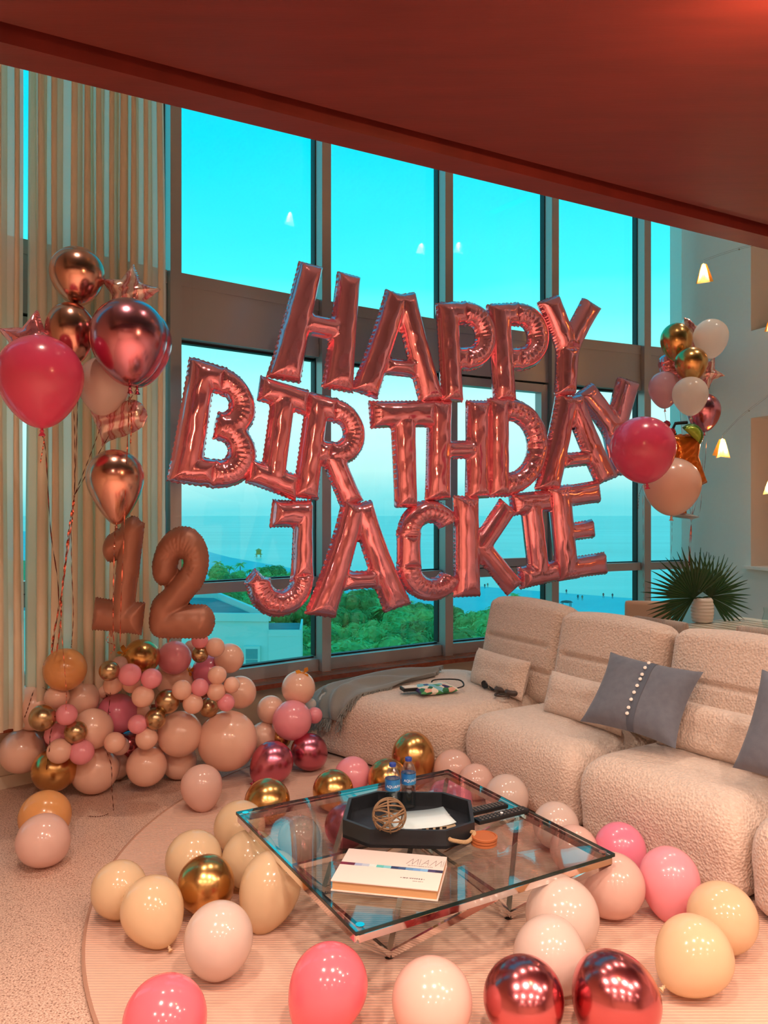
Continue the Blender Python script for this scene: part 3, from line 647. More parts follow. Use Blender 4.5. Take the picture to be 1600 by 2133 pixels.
# ================================================================== glass coffee table
TZ = .30; kk = F*(H-TZ)
def tpt(px, py): return atz(px, py, TZ)
c4 = [tpt(500,1690), tpt(770,1953), tpt(1275,1782), tpt(915,1597)]
TC = sum(c4, Vector((0,0,0)))/4
ta = ((c4[1]-c4[0])+(c4[2]-c4[3])).normalized(); ta.z = 0; tb = Vector((-ta.y, ta.x, 0)); hs = .535       # ta: left->near, tb: near->right
def TP(a, b, z): return Vector((TC.x, TC.y, 0))+ta*a+tb*b+Z*z
M_chr = mat('chrome', (232,228,226), .06, 1.0); M_tg = glass('table_glass', (.90,.955,.95), 2.1)
M_edge = mat('glass_edge_green', (20,44,42), .1)
ct = empty('coffee_table', TP(0,0,0), 'square glass coffee table on a faceted chrome wire base', 'coffee table')
g = G(); g.box(TP(-hs,-hs,TZ-.011), ta*2*hs, tb*2*hs, Z*.011); gt = g.build('glass_top', M_tg, ct, smooth=False)
g = G()
for a, b in ((( -hs,-hs),(hs,-hs)), ((hs,-hs),(hs,hs)), ((hs,hs),(-hs,hs)), ((-hs,hs),(-hs,-hs))): g.bar(TP(*a, TZ-.0055), TP(*b, TZ-.0055), .0025, .0112)
g.build('polished_edge', M_edge, gt, smooth=False)
zf = TZ-.025; hf = hs-.012; bw = .022
for a, b in ((( -hf,-hf),(hf,-hf)), ((hf,-hf),(hf,hf)), ((hf,hf),(-hf,hf)), ((-hf,hf),(-hf,-hf))): G().bar(TP(*a, zf), TP(*b, zf), bw).build('frame_bar', M_chr, ct, smooth=False)
for a, b in (((0,-hf),(0,hf)), ((-hf,0),(hf,0))): G().bar(TP(*a, zf), TP(*b, zf), bw*.8).build('cross_bar', M_chr, ct, smooth=False)
for sa in (-1, 1):
    for sb in (-1, 1):
        ft = TP(sa*hf/2, sb*hf/2, .02)
        for q in ((sa*hf, sb*hf), (sa*hf, 0), (0, sb*hf), (0, 0)): G().bar(TP(*q, zf-.006), ft, .02).build('leg_bar', M_chr, ct, smooth=False)
        G().lathe([(.016,.0125),(.016,.024)], (ft.x, ft.y, 0), 12).build('foot_pad', M_black, ct)
for sa in (-1, 1):
    for sb in (-1, 1): G().lathe([(.014,TZ+.0002),(.014,TZ+.002)], (TP(sa*(hs-.03), sb*(hs-.03), 0)), 16).build('screw_cap', M_chr, ct)
# ---------------------------------------------------------------- octagonal black tray with rope handles
TT = TZ+.001
def tz(px, py, z=TT): return atz(px, py, z)
M_ebo = mat('tray_black', (26,28,32), .32, 0, var=(7, .2, (44,48,54)))
trc = tz(852,1722); trc.z = TT
tw, td, cutc = .252, .2, .11         # half sizes along the long and short axis, corner cut
to = (tz(978,1740)-tz(740,1690)); lx = Vector((.97,-.05,0)).normalized(); ly = Vector((-lx.y, lx.x, 0))
def octa(s): return [(tw-cutc, -td), (tw, -td+cutc*.8), (tw, td-cutc*.8), (tw-cutc, td), (-tw+cutc, td), (-tw, td-cutc*.8), (-tw, -td+cutc*.8), (-tw+cutc, -td)]
oc = octa(1); P3 = [trc+lx*a+ly*b for a, b in oc]
tray = empty('serving_tray', trc, 'black octagonal tray with rope handles on the glass table', 'tray')
G().prism([(p.x, p.y) for p in P3], TT, TT+.012).build('base', M_ebo, tray, smooth=False)
for i in range(8):
    a, b = P3[i], P3[(i+1) % 8]; ia, ib = trc+(a-trc)*.945, trc+(b-trc)*.945; h = .068
    g = G(); g.add([a+Z*.0, b+Z*.0, ib, ia, a+Z*h, b+Z*h, ib+Z*h, ia+Z*h], [(3,2,1,0),(4,5,6,7),(0,1,5,4),(1,2,6,5),(2,3,7,6),(3,0,4,7)]); g.build('side_panel', M_ebo, tray, smooth=False)
M_rope = mat('rope', (205,170,128), .9, 0, bump=('wave', 120, .8, .003, (1,1,1)))
for s, i in ((1, 0), (1, 4)):
    a, b = P3[i], P3[(i+1) % 8]; out = ((a+b)/2-trc).normalized(); p0, p1 = a.lerp(b, .12)+Z*.035, a.lerp(b, .88)+Z*.035
    G().tube(smoothline([p0-out*.004, p0+out*.014-Z*.002, (p0+p1)/2+out*.03-Z*.016, p1+out*.014-Z*.002, p1-out*.004], 24), .0075, 8).build('rope_handle', M_rope, tray)
zt_ = TT+.013
# magazines in the tray
M_pap = mat('magazine_cover', (206,214,214), .35, 0, var=(6, .3, (186,204,210))); M_pages = mat('page_edges', (196,172,140), .8, 0, bump=('wave', 200, .3, .001, (.01,.01,1)))
def slab(name, cpx, w, h, t, z, ang, m, label, cat, curl=0, mp=None):
    c = trc+lx*cpx[0]+ly*cpx[1]; c.z = z; M = Matrix.Rotation(ang, 3, 'Z'); r = empty(name, c, label, cat)
    rows = []
    for i in range(13):
        u = i/12-.5; rows.append([c+M@Vector((w*u, -h/2, t+curl*abs(u*2)**3*(u > 0))), c+M@Vector((w*u, 0, t+.3*curl*abs(u*2)**3*(u > 0)+.002)), c+M@Vector((w*u, h/2, t+curl*.6*abs(u*2)**3*(u > 0)))])
    g = G(); g.grid(rows); cv = g.build('cover', m, r, ang=180); cv.modifiers.new('t', 'SOLIDIFY').thickness = .001
    G().cbox(c+Z*t/2, w*.985, h*.985, t*.98, M).build('page_block', mp or M_pages, r, smooth=False); return r, c, M
slab('magazine', (.03,-.035), .25, .18, .016, zt_, .16, M_pap, 'pale coloured magazine lying lowest in the black tray', 'magazine')
mg, mc_, mM = slab('magazine', (.045,-.03), .24, .175, .012, zt_+.018, .22, mat('magazine_top', (214,222,224), .25, 0, var=(5, .3, (190,214,220))), 'pale open-curled magazine lying uppermost in the black tray', 'magazine', .012)
for k in range(7):   # dark marks along the spine
    G().cbox(mc_+mM@Vector((-.09+k*.027, -.0872, .006)), .016, .002, .008, mM).build('spine_mark', M_black, mg, smooth=False)
# small clear box with foil at the back of the tray
cb_ = tz(918,1708, zt_); cb_.z = zt_; r = empty('clear_gift_box', cb_, 'small clear and silver box at the back of the tray', 'box')
G().cbox(cb_+Z*.012, .075, .028, .024, Matrix.Rotation(-.25,3,'Z'), .003).build('box', mat('silver_wrap', (186,190,196), .2, .8), r); G().cbox(cb_+Z*.0255, .02, .03, .002, Matrix.Rotation(-.25,3,'Z')).build('band', M_edge, r)
# woven decorative ball
bc = tz(808,1732, zt_+.03); rb = .062; bc = at(811,1708,bc.y-.02); bc.z = zt_+rb+.036
M_tw = mat('twig_brown', (132,104,76), .7)
ball = empty('woven_ball', bc-Z*rb, 'open ball woven of brown bent twigs in the tray', 'ornament'); rr = random.Random(4)
for k in range(11):
    ax = Vector((rr.gauss(0,1), rr.gauss(0,1), rr.gauss(0,1))).normalized() if k > 2 else Vector([(1,0,.1),(0,1,.1),(.1,0,1)][k]).normalized()
    o = ax.orthogonal().normalized(); b = ax.cross(o); off = rr.uniform(-.35,.35)*rb if k > 2 else 0; R_ = math.sqrt(rb*rb-off*off)
    G().tube([bc+ax*off+(o*math.cos(a)+b*math.sin(a))*R_ for a in [2*math.pi*i/36 for i in range(36)]], .0032, 6, closed=True).build('twig_ring', M_tw, ball)
# water bottles
M_pet = glass('clear_pet', (.90,.94,.95), 2.6, .05); M_cap = mat('bottle_cap_blue', (30,60,150), .35)
M_lab = mat('bottle_label', (20,92,180), .4, 0, var=(26, .22, (60,150,200))); M_txt = mat('label_white', (240,244,248), .5)
def textmesh(s, size):
    cu = bpy.data.curves.new('t', 'FONT'); cu.body = s; cu.size = size; cu.align_x = 'CENTER'; cu.align_y = 'CENTER'; cu.resolution_u = 3
    o = bpy.data.objects.new('t', cu); COL.objects.link(o); bpy.context.view_layer.update(); me = bpy.data.meshes.new_from_object(o.evaluated_get(bpy.context.evaluated_depsgraph_get()))
    v = [q.co.copy() for q in me.vertices]; f = [list(p.vertices) for p in me.polygons]; bpy.data.objects.remove(o); bpy.data.curves.remove(cu); bpy.data.meshes.remove(me); return v, f
def bottle(px, d, label, turn):
    base = at(px[0], px[1], d); base.z = zt_; R = .031; hgt = (px[1]-px[2])/F*d; r = empty('water_bottle', base, label, 'bottle', 'water bottles in the tray')
    hgt = .205; s = hgt/.205
    prof = [(.022,0),(.029,.003),(.031,.012)]
    for k in range(9): prof += [(.031-.0022*(k % 2), .018+k*.0085)]
    prof += [(.0312,.095),(.0308,.1),(.0308,.142),(.0312,.146),(.0305,.152),(.026,.166),(.018,.183),(.0125,.19),(.0125,.194)]
    G().lathe([(a, z) for a, z in prof], base, 28, capt=False).build('bottle_body', M_pet, r, ang=180)
    G().lathe([(.0305*.9,.004),(.029,.02),(.0285,.088)], base, 24).build('water', glass('water', (.90,.95,.95), 1.33), r, ang=180)
    G().lathe([(.0145,.193),(.0145,.205),(.0135,.2065)], base, 24).build('cap', M_cap, r)
    lb = G().lathe([(.0316,.100),(.0316,.144)], base, 32, capb=False, capt=False).build('label_wrap', M_lab, r, ang=180)
    v, f = textmesh('AQUAFINA', .0155); g = G(); th0 = turn
    g.add([base+Vector((math.cos(th0+q.x/.0322)*.0322, math.sin(th0+q.x/.0322)*.0322, .118+q.y*1.0)) for q in v], f); g.build('lettering', M_txt, lb, smooth=False)
    v, f = textmesh('PURE', .007)
bo1 = tz(820,1694, zt_).y
bottle((818,1690,1585), bo1, 'clear water bottle with a blue label, left one of two in the tray', -math.pi/2+.35)
bottle((851,1682,1580), tz(851,1684, zt_).y+.02, 'clear water bottle with a blue label, right one of two in the tray', -math.pi/2+.55)
# white coffee-table book with colour stripe
M_bk = mat('book_white', (218,200,192), .45); M_bp = mat('book_pages', (196,150,104), .8, 0, bump=('wave', 220, .4, .001, (.01,.01,1)))
b4 = [tz(694,1835), tz(912,1868), tz(925,1783), tz(724,1768)]; bz = TT+.036
b4 = [tz(696,1848), tz(910,1868), tz(926,1788,bz), tz(724,1767,bz)]
q0 = atz(692,1833,bz); q1 = atz(918,1856,bz); q2 = atz(926,1784,bz); q3 = atz(724,1767,bz)
bc_ = (q0+q1+q2+q3)/4; ux = ((q1-q0)+(q2-q3)).normalized(); bw_ = ((q1-q0).length+(q2-q3).length)/2; bh_ = ((q3-q0).length+(q2-q1).length)/2
uy = Vector((-ux.y, ux.x, 0)); Mb = Matrix((ux, uy, Z)).transposed(); bb = Vector((bc_.x, bc_.y, TT))
bk = empty('coffee_table_book', bb, 'white hardcover book lettered MIAMI with a colour stripe', 'book')
G().cbox(bb+Z*.0025, bw_, bh_, .004, Mb, .001).build('back_cover', M_bk, bk); G().cbox(bb+Z*.018, bw_*.975, bh_*.965, .028, Mb).build('page_block', M_bp, bk, smooth=False)
fc = G().cbox(bb+Z*.034, bw_, bh_, .004, Mb, .001).build('front_cover', M_bk, bk)
G().cbox(bb+Mb@Vector((0, bh_/2-.002, .018)), bw_, .004, .034, Mb).build('spine', M_bk, bk, smooth=False)
zc = .0363
cols = [(110,20,44),(92,24,52),(150,160,190),(170,180,196),(196,210,206),(90,180,176),(120,190,200),(40,58,96),(60,84,124),(96,140,180),(104,150,200),(120,170,210),(70,60,100),(50,40,70)]
for k, c in enumerate(cols):
    G().cbox(bb+Mb@Vector((bw_*(-.5+(k+.5)/len(cols)), .006, zc)), bw_/len(cols), bh_*.075, .0006, Mb).build('stripe_print', mat('stripe_%d' % k, c, .3), fc, smooth=False)
MIA = {'M': [((0,0),(.55,1)),((.55,1),(.6,0)),((.6,0),(1.1,1)),((1.1,1),(1.15,0))], 'I': [((0,0),(0,1))], 'A': [((0,0),(.6,1)),((.6,1),(.65,0)),((.25,.38),(.64,.38))]}
g = G(); x = 0; u0 = Vector((bw_*.13, bh_*.17, zc+.0003)); sz = bh_*.17
for ch, adv in (('M',1.35),('I',.2),('A',.85),('M',1.35),('I',.2)):
    for a, b in MIA[ch]:
        pa = u0+Vector(((x+a[0])*sz*.8, a[1]*sz, 0)); pb = u0+Vector(((x+b[0])*sz*.8, b[1]*sz, 0)); g.bar(bb+Mb@pa, bb+Mb@pb, .0011, .0004)
    x += adv
g.build('lettering', mat('grey_print', (96,88,88), .6), fc, smooth=False)
def greek(cx, cy, w, h, n, seed):
    rr = random.Random(seed); g = G(); x = -w/2
    while x < w/2: 
        L = rr.uniform(.6,1.1)*h; g.cbox(bb+Mb@Vector((cx+x, cy, zc)), L*.7, h*rr.choice([.5,1,1]), .0004, Mb); x += L*1.15
    g.build('fine_print', MATS['grey_print'], fc, smooth=False)
greek(bw_*.27, bh_*.13, bw_*.24, bh_*.014, 20, 1); greek(bw_*.24, -bh_*.24, bw_*.22, bh_*.026, 16, 2); greek(bw_*.3, -bh_*.31, bw_*.1, bh_*.014, 10, 3)
# remotes
M_rm = mat('remote_black', (20,20,22), .4); M_ky = mat('remote_keys', (96,92,90), .5)
def remote(p0, p1, w, label, rows_, ncol, dot=False):
    a = tz(*p0); b = tz(*p1); a.z = b.z = TT; L = (b-a).length; e = (b-a)/L; s = Vector((-e.y, e.x, 0)); M = Matrix((e, s, Z)).transposed(); c = (a+b)/2
    r = empty('remote_control', c, label, 'remote'); G().cbox(c+Z*.009, L, w, .017, M, .005).build('body', M_rm, r)
    for i in range(rows_):
        for j in range(ncol):
            G().cbox(c+M@Vector((L*(-.42+.8*i/(rows_-1)), w*(-.32+.64*j/max(1,ncol-1)), .0185)), L*.8/rows_*.55, w*.64/ncol*.6, .003, M).build('key', M_ky, r, smooth=False)
    if dot: G().lathe([(.006,.0175),(.006,.021)], c+e*.0, 12).build('power_key', M_txt, r)
remote((974,1698), (1052,1680), .05, 'short black remote packed with small keys beside the tray', 10, 5)
remote((992,1716), (1096,1690), .045, 'long slim black remote with one white key', 12, 3, True)
# stacked terracotta coasters
cs = tz(1008,1758); cs.z = TT
M_ter = mat('terracotta', (168,92,48), .6)
for k in range(3):
    c = cs+Vector((.001*k, -.001*k, .0115*k)); 
    tag(G().lathe([(.046,0),(.049,.002),(.049,.009),(.046,.011),(.042,.011),(.041,.008),(.001,.008)], c, 36).build('coaster', M_ter), ['round brown coaster at the bottom of the stack', 'round brown coaster in the middle of the stack', 'round brown coaster on top of the stack'][k], 'coaster', 'stacked coasters')
# ================================================================== balloons
def latex(nm, c, tr=.22, rough=.22): return mat('latex_'+nm, c, rough, 0, trans=tr, tcol=c, coat=.35, coatr=.08)
def chrome(nm, c, rough=.16): return mat('chrome_'+nm, c, rough, 1.0)
BM = {'peach': latex('peach', (250,206,184)), 'cream': latex('cream', (238,212,176), .38, .14), 'white': latex('white', (234,214,204), .38, .14), 'pale': latex('pale_pink', (238,202,190), .34, .16), 'amber': latex('amber', (228,164,102)),
      'pink': latex('pink', (250,164,178)), 'rose': latex('rose', (240,138,166)), 'coral': latex('coral', (246,116,132), .25, .16), 'hot': latex('hot_pink', (236,84,126)), 'lilac': latex('lilac', (232,186,198), .34, .16), 'clear': mat('latex_clear', (240,232,222), .16, 0, trans=.5, tcol=(244,236,228), clear=.22),
      'gold': chrome('gold', (206,160,100), .24), 'olive': chrome('olive_gold', (190,162,124), .27), 'plum': chrome('plum', (206,122,146), .26), 'mauve': chrome('mauve', (206,134,150), .2), 'copper': chrome('rose_copper', (214,160,142), .2), 'ruby': chrome('ruby', (204,112,118), .2)}
UNIT = {}
def unit(m, tp):
    k = (m, tp)
    if k in UNIT: return UNIT[k]
    prof = []
    for i in range(33):
        t = math.pi*i/32; s = (1-math.cos(t))/2; r = math.sin(t)*(1-tp*.55*s*s)/(1-tp*.12); a = -math.cos(t)+tp*.5*s**5; prof.append((max(r, .0), a))
    prof[0] = (.001, prof[0][1]); L = prof[-1][1]; prof[-1] = (.035, L)
    prof = [(r, -a) for r, a in prof]            # knot at -z
    g = G(); g.lathe(prof[::-1], n=48, capb=False, capt=True); o = g.build('unit', BM[m], origin=(0,0,0), ang=180); me = o.data; bpy.data.objects.remove(o)
    g = G(); zz = -L; g.lathe([(.03,zz+.02),(.03,zz-.03),(.055,zz-.05),(.05,zz-.07),(.03,zz-.085),(.05,zz-.11),(.085,zz-.17)], n=14, capt=False); o = g.build('unit', BM[m], origin=(0,0,0), ang=180); mk_ = o.data; bpy.data.objects.remove(o)
    UNIT[k] = (me, mk_, L); return UNIT[k]
def balloon(c, rx, rz, m, label, axis=(0,0,-1), tp=.3, knot=True, group=None, name='balloon'):
    """c centre, rx girth radius, rz half length, axis = direction of the knot"""
    me, mk_, L = unit(m, tp); o = bpy.data.objects.new(name, me); COL.objects.link(o); o.location = c; o.scale = (rx, rx, rz)
    o.rotation_mode = 'QUATERNION'; o.rotation_quaternion = Vector((0,0,-1)).rotation_difference(Vector(axis)); WO[o.name] = Vector(c)
    tag(o, label, 'balloon', group)
    if knot:
        q = bpy.data.objects.new('knot', mk_); COL.objects.link(q); q.parent = o
    return o
def ribbon_pts(pts, sag=0, n=26): return smoothline(pts, n)
M_rib = mat('foil_ribbon_rose', (214,120,100), .2, .95); M_ribd = mat('foil_ribbon_dark', (110,60,52), .25, .9)
def ribbon(pts, name='ribbon', m=None, w=.0028, parent=None, twist=30, n=40):
    """thin flat twisted foil ribbon; given in world space"""
    P = smoothline(pts, n); g = G(); rows = []
    for i, p in enumerate(P):
        a = i/len(P)*twist; t = (P[min(i+1, len(P)-1)]-P[max(i-1, 0)]).normalized(); s = t.cross(Vector((0,1,0)))
        s = s.normalized() if s.length > .01 else Vector((1,0,0)); b = t.cross(s); d = s*math.cos(a)+b*math.sin(a); rows.append([p-d*w, p+d*w])
    g.grid(rows); o = g.build(name, m or M_rib, None, ang=180)
    if parent is not None:
        mw = o.location.copy(); o.parent = parent; bpy.context.view_layer.update()
        o.matrix_parent_inverse = Matrix.LocRotScale(parent.location, parent.rotation_quaternion if parent.rotation_mode == 'QUATERNION' else parent.rotation_euler, parent.scale).inverted(); o.location = mw
    return o
# ---------------------------------------------------------------- balloons lying on the floor: (cx, cy, rx, ry, kind, knot direction, label)
FL = [
 (248,1852,57,65,'cream',(-.2,.6,-.7),'cream balloon on the left rim of the rug'),
 (318,1895,65,70,'cream',(.55,-.5,-.65),'cream balloon with an orange knot, left of the near gold one'),
 (403,1790,59,62,'cream',(-.3,.7,-.5),'cream balloon right behind the near gold balloon'),
 (430,1845,60,62,'gold',(.3,.5,-.8),'chrome gold balloon among the cream ones left of the table'),
 (455,1960,72,82,'white',(-.15,.35,-.9),'big milky white balloon in front of the gold one'),
 (500,1725,54,53,'cream',(.1,.8,-.5),'cream balloon half under the left table corner, rearmost of three'),
 (522,1790,59,60,'cream',(.3,.8,-.4),'cream balloon between two others under the left table edge'),
 (562,1850,64,77,'cream',(-.25,-.4,-.85),'tall cream balloon with an orange knot under the left table edge'),
 (557,1672,48,46,'gold',(0,.6,-.8),'chrome gold balloon behind the left table corner'),
 (624,1750,45,51,'white',(.1,.3,-.9),'milky balloon under the glass near the left corner'),
 (566,1589,44,46,'plum',(-.6,-.4,-.55),'chrome plum balloon with a dark knot by the garland'),
 (645,1565,38,43,'plum',(.4,.6,-.6),'chrome plum balloon touching the chaise end'),
 (735,1616,38,37,'pink',(.2,.7,-.6),'pink balloon in front of the chaise corner'),
 (694,1648,43,44,'gold',(0,.7,-.7),'chrome gold balloon behind the rear left table edge'),
 (808,1625,42,39,'gold',(.2,.8,-.5),'chrome gold balloon behind the two water bottles'),
 (871,1584,46,57,'gold',(0,-.3,-.95),'tall chrome gold balloon standing before the sofa'),
 (935,1602,41,42,'pale',(.2,.8,-.4),'pale pink balloon at the sofa foot, right of the tall gold one'),
 (990,1628,37,37,'pale',(0,.8,-.5),'pale pink balloon at the sofa foot, second of three'),
 (1056,1660,46,48,'white',(.2,.7,-.5),'milky balloon at the sofa foot behind the remotes'),
 (1158,1720,48,50,'white',(.1,.7,-.6),'milky balloon at the sofa foot beyond the right table edge'),
 (1292,1772,53,49,'rose',(.2,.8,-.4),'rose pink balloon against the sofa by the right table corner'),
 (1275,1845,65,70,'pale',(-.4,.5,-.7),'pale pink balloon under the right table corner'),
 (1395,1838,62,71,'pink',(-.05,-.35,-.93),'pink balloon with a red knot, front right of the table'),
 (1505,1912,71,75,'cream',(.3,.6,-.6),'cream balloon against the sofa at the right'),
 (1445,1990,78,80,'cream',(-.75,-.35,-.45),'cream balloon with its knot to the left, lower right'),
 (1172,1912,77,80,'white',(.2,.6,-.7),'milky balloon before the right table side'),
 (1145,1990,77,75,'white',(.7,-.3,-.5),'milky balloon behind the two ruby chrome ones'),
 (1092,2085,85,84,'ruby',(.3,.3,-.9),'ruby chrome balloon, left one at the bottom edge'),
 (1282,2082,94,88,'ruby',(-.55,-.2,-.8),'ruby chrome balloon, right one at the bottom edge'),
 (900,2090,85,88,'pale',(0,.3,-.95),'pale pink balloon at the bottom edge below the table'),
 (682,2060,82,91,'coral',(-.45,-.2,-.85),'coral pink balloon below the near table corner'),
 (345,2130,87,92,'coral',(.1,.3,-.9),'coral pink balloon at the lower left picture edge'),
 (91,1746,54,56,'pale',(.3,.6,-.7),'pale pink balloon on the terrazzo at the far left'),
 (94,1697,53,54,'amber',(-.2,.7,-.6),'amber balloon behind the pale one on the terrazzo'),
 (938,1668,47,46,'rose',(.2,.6,-.7),'rose pink balloon seen through the rear of the glass top'),
 (722,1722,46,46,'plum',(.2,.6,-.7),'chrome plum balloon seen through the glass beside the tray'),
 (1196,1772,50,50,'pale',(.2,.6,-.7),'pale balloon under the right part of the glass top'),
]
FP = []
for k, (cx, cy, rx, ry, m, ax, lab) in enumerate(FL):
    d = F*(H-.012)/((cy-CY)+ry*.97); R = rx*d/F; RZ = ry*d/F
    FP.append([at(cx, cy, d), R*.985, RZ*.985, m, ax, lab])
for it in range(60):      # let them roll apart where they would overlap
    for i in range(len(FP)):
        for j in range(i):
            a, b = FP[i], FP[j]; dv = a[0]-b[0]; mn = (a[1]+a[2]+b[1]+b[2])/2*.94
            if dv.length < mn:
                v = Vector((dv.x*.25, dv.y, 0)); v = v.normalized() if v.length > 1e-4 else Vector((0,1,0)); s = (mn-dv.length)*.3; a[0] += v*s; b[0] -= v*s
for c, R, RZ, m, ax, lab in FP:
    a = Vector(ax).normalized(); hz = math.sqrt((RZ*a.z)**2+(R*R)*(1-a.z*a.z)); c = c.copy(); c.z = hz+(.013 if math.hypot(c.x-RC[0], c.y-RC[1]) < RR else .001)
    balloon(c, R, RZ, m, lab, a, .28, True, 'balloons on the floor')
# ---------------------------------------------------------------- balloon garland: crop coordinates (x, y, r), layer 0 front .. 3 back, kind, label
GL = [
 (388,955,125,1,'amber','large amber balloon on top of the garland, left'),
 (160,1095,130,3,'peach','large peach balloon at the upper left back of the garland'),
 (205,1175,138,2,'peach','large peach balloon at the left end under a ribbon curl'),
 (253,1243,78,0,'olive','chrome olive gold balloon at the left end of the garland'),
 (338,1120,70,1,'peach','small peach balloon below the amber one'),
 (396,1225,63,0,'pink','small pink balloon between two olive gold ones'),
 (335,1345,68,1,'pink','small pink balloon left of the lower olive gold one'),
 (452,1328,67,0,'olive','small olive gold balloon in the lower left cluster'),
 (355,1440,73,0,'peach','small peach balloon at the bottom of the lower left cluster'),
 (487,1448,73,0,'pink','small pink balloon under the lower olive gold one'),
 (130,1440,130,2,'peach','large peach balloon at the far left bottom of the garland'),
 (325,1552,128,1,'gold','large gold balloon at the lower left of the garland'),
 (565,1578,140,1,'peach','large peach balloon hanging lowest, left half'),
 (552,1310,120,1,'peach','large peach balloon left of the rose one'),
 (482,1128,106,2,'peach','peach balloon right below the amber one'),
 (700,1217,117,1,'rose','large rose pink balloon in the middle of the garland'),
 (592,990,108,3,'peach','large peach balloon behind the small olive one'),
 (650,963,60,0,'olive','small olive gold balloon near the top, left of two pinks'),
 (672,1050,55,1,'peach','small peach balloon right under the upper olive gold one'),
 (612,1085,42,2,'peach','tiny peach balloon beside a ribbon loop'),
 (715,922,46,1,'pale','small pale balloon peeping over the upper olive one'),
 (773,986,66,0,'pink','small pink balloon, left of a pair under the large gold one'),
 (785,1040,56,1,'peach','small peach balloon tucked under the left pink of a pair'),
 (902,1010,61,0,'pink','small pink balloon, right of a pair under the large gold one'),
 (843,882,106,1,'gold','large chrome gold balloon on top of the garland'),
 (1040,885,99,2,'pink','large pink balloon below the number two'),
 (1190,866,50,1,'olive','small dark gold balloon at the top right'),
 (1190,782,50,1,'pink','small pink balloon topmost at the right'),
 (1280,823,58,1,'peach','small peach balloon beside the topmost pink one'),
 (1365,890,88,2,'peach','peach balloon at the top right end'),
 (1137,822,40,3,'pale','small pale balloon behind the topmost pink one'),
 (1042,1008,116,2,'peach','large peach balloon carrying a gold butterfly'),
 (1240,965,96,2,'rose','rose pink balloon in the upper right part'),
 (1293,990,55,0,'peach','small peach balloon, top one of the right cluster'),
 (1083,1078,59,0,'peach','small peach balloon, left one of the right cluster'),
 (1190,1062,53,0,'pink','small pink balloon in the middle of the right cluster'),
 (1287,1086,55,0,'peach','small peach balloon at the centre of the right cluster'),
 (1380,1047,48,0,'peach','small peach balloon at the right rim of the right cluster'),
 (1430,1092,96,2,'peach','large peach balloon at the right end, upper'),
 (1148,1158,60,0,'peach','small peach balloon right of a chrome gold one'),
 (1243,1180,60,1,'olive','small olive gold balloon under the right cluster'),
 (1345,1152,52,0,'pink','small pink balloon, lowest of the right cluster'),
 (997,1145,72,0,'olive','upper of two touching olive gold balloons'),
 (925,1250,62,0,'olive','lower of two touching olive gold balloons'),
 (820,1282,57,0,'pink','small pink balloon left of the paired olive ones'),
 (852,1116,65,0,'peach','small peach balloon above the paired olive ones'),
 (850,1205,45,2,'peach','small peach balloon hidden behind the central cluster'),
 (873,1367,64,0,'peach','small peach balloon below the paired olive ones'),
 (683,1390,61,0,'peach','small peach balloon under the rose one'),
 (715,1410,55,1,'pale','small pale balloon half behind a peach one under the rose one'),
 (692,1530,80,3,'peach','peach balloon in the shade at the bottom middle'),
 (872,1527,118,1,'peach','large peach balloon resting at the bottom middle'),
 (1072,1337,132,1,'peach','large peach balloon right of the paired olive ones'),
 (1065,1555,104,2,'peach','peach balloon at the bottom behind the milky one'),
 (1352,1380,176,1,'peach','largest peach balloon at the right end of the garland'),
 (765,1400,88,3,'ruby','ruby balloon standing in for deep red shade inside the garland'),  # dark balloon colour fills a gap where only deep shade lies
 (300,1370,45,3,'rose','deep pink balloon hidden at the lower left'),
 (100,1312,42,3,'pale','small pale balloon showing at the left end'),
 (940,1430,80,3,'peach','peach balloon filling the middle of the garland'),
 (600,1200,90,3,'peach','peach balloon filling the left middle of the garland'),
 (950,1080,80,3,'peach','peach balloon filling behind the central cluster'),
]
pl = []
for (x, y, r, L, m, lab) in sorted(GL, key=lambda q: q[3]):
    px, py, rp_ = x/2.857, 1060+y/2.857, r/2.857
    d = 4.14+.0008*px+(-.19,-.07,.07,.17)[L]
    for _ in range(14):
        c = at(px, py, d); R = rp_*d/F
        bad = any((c-c2).length < (R+r2)*.9-.0 and (c2-c).length < (R+r2)-.16*min(R, r2)-.012 for c2, r2 in pl)
        if c.z < R+.0: d -= .0
        if not bad: break
        d += .018
    if c.z < R: c.z = R+.002
    pl.append((c.copy(), R)); rr = random.Random(int(x*y)); a = Vector((rr.uniform(-.6,.6), 1.0, rr.uniform(-.5,.4))).normalized()
    balloon(c, R, R*1.03, m, lab, a, .16, False, 'balloons of the garland')
def front(px, py, lift=.006, dflt=4.0):
    """point just in front of the garland along a line of sight"""
    v = at(px, py, 1.0)-Vector((0,0,H)); o = Vector((0,0,H)); best = None
    for c, R in pl:
        a = v.dot(v); b = v.dot(o-c); q = b*b-a*((o-c).dot(o-c)-R*R)
        if q > 0:
            t = (-b-math.sqrt(q))/a
            if best is None or t < best: best = t
    return at(px, py, (best if best else dflt)-lift)
bc0 = at(420,1612,4.02); balloon(Vector((bc0.x, bc0.y, .128)), .107, .112, 'pale', 'pale pink balloon with a knot standing before the garland', Vector((.2,-.25,-.95)).normalized(), .25, True, 'balloons on the floor')
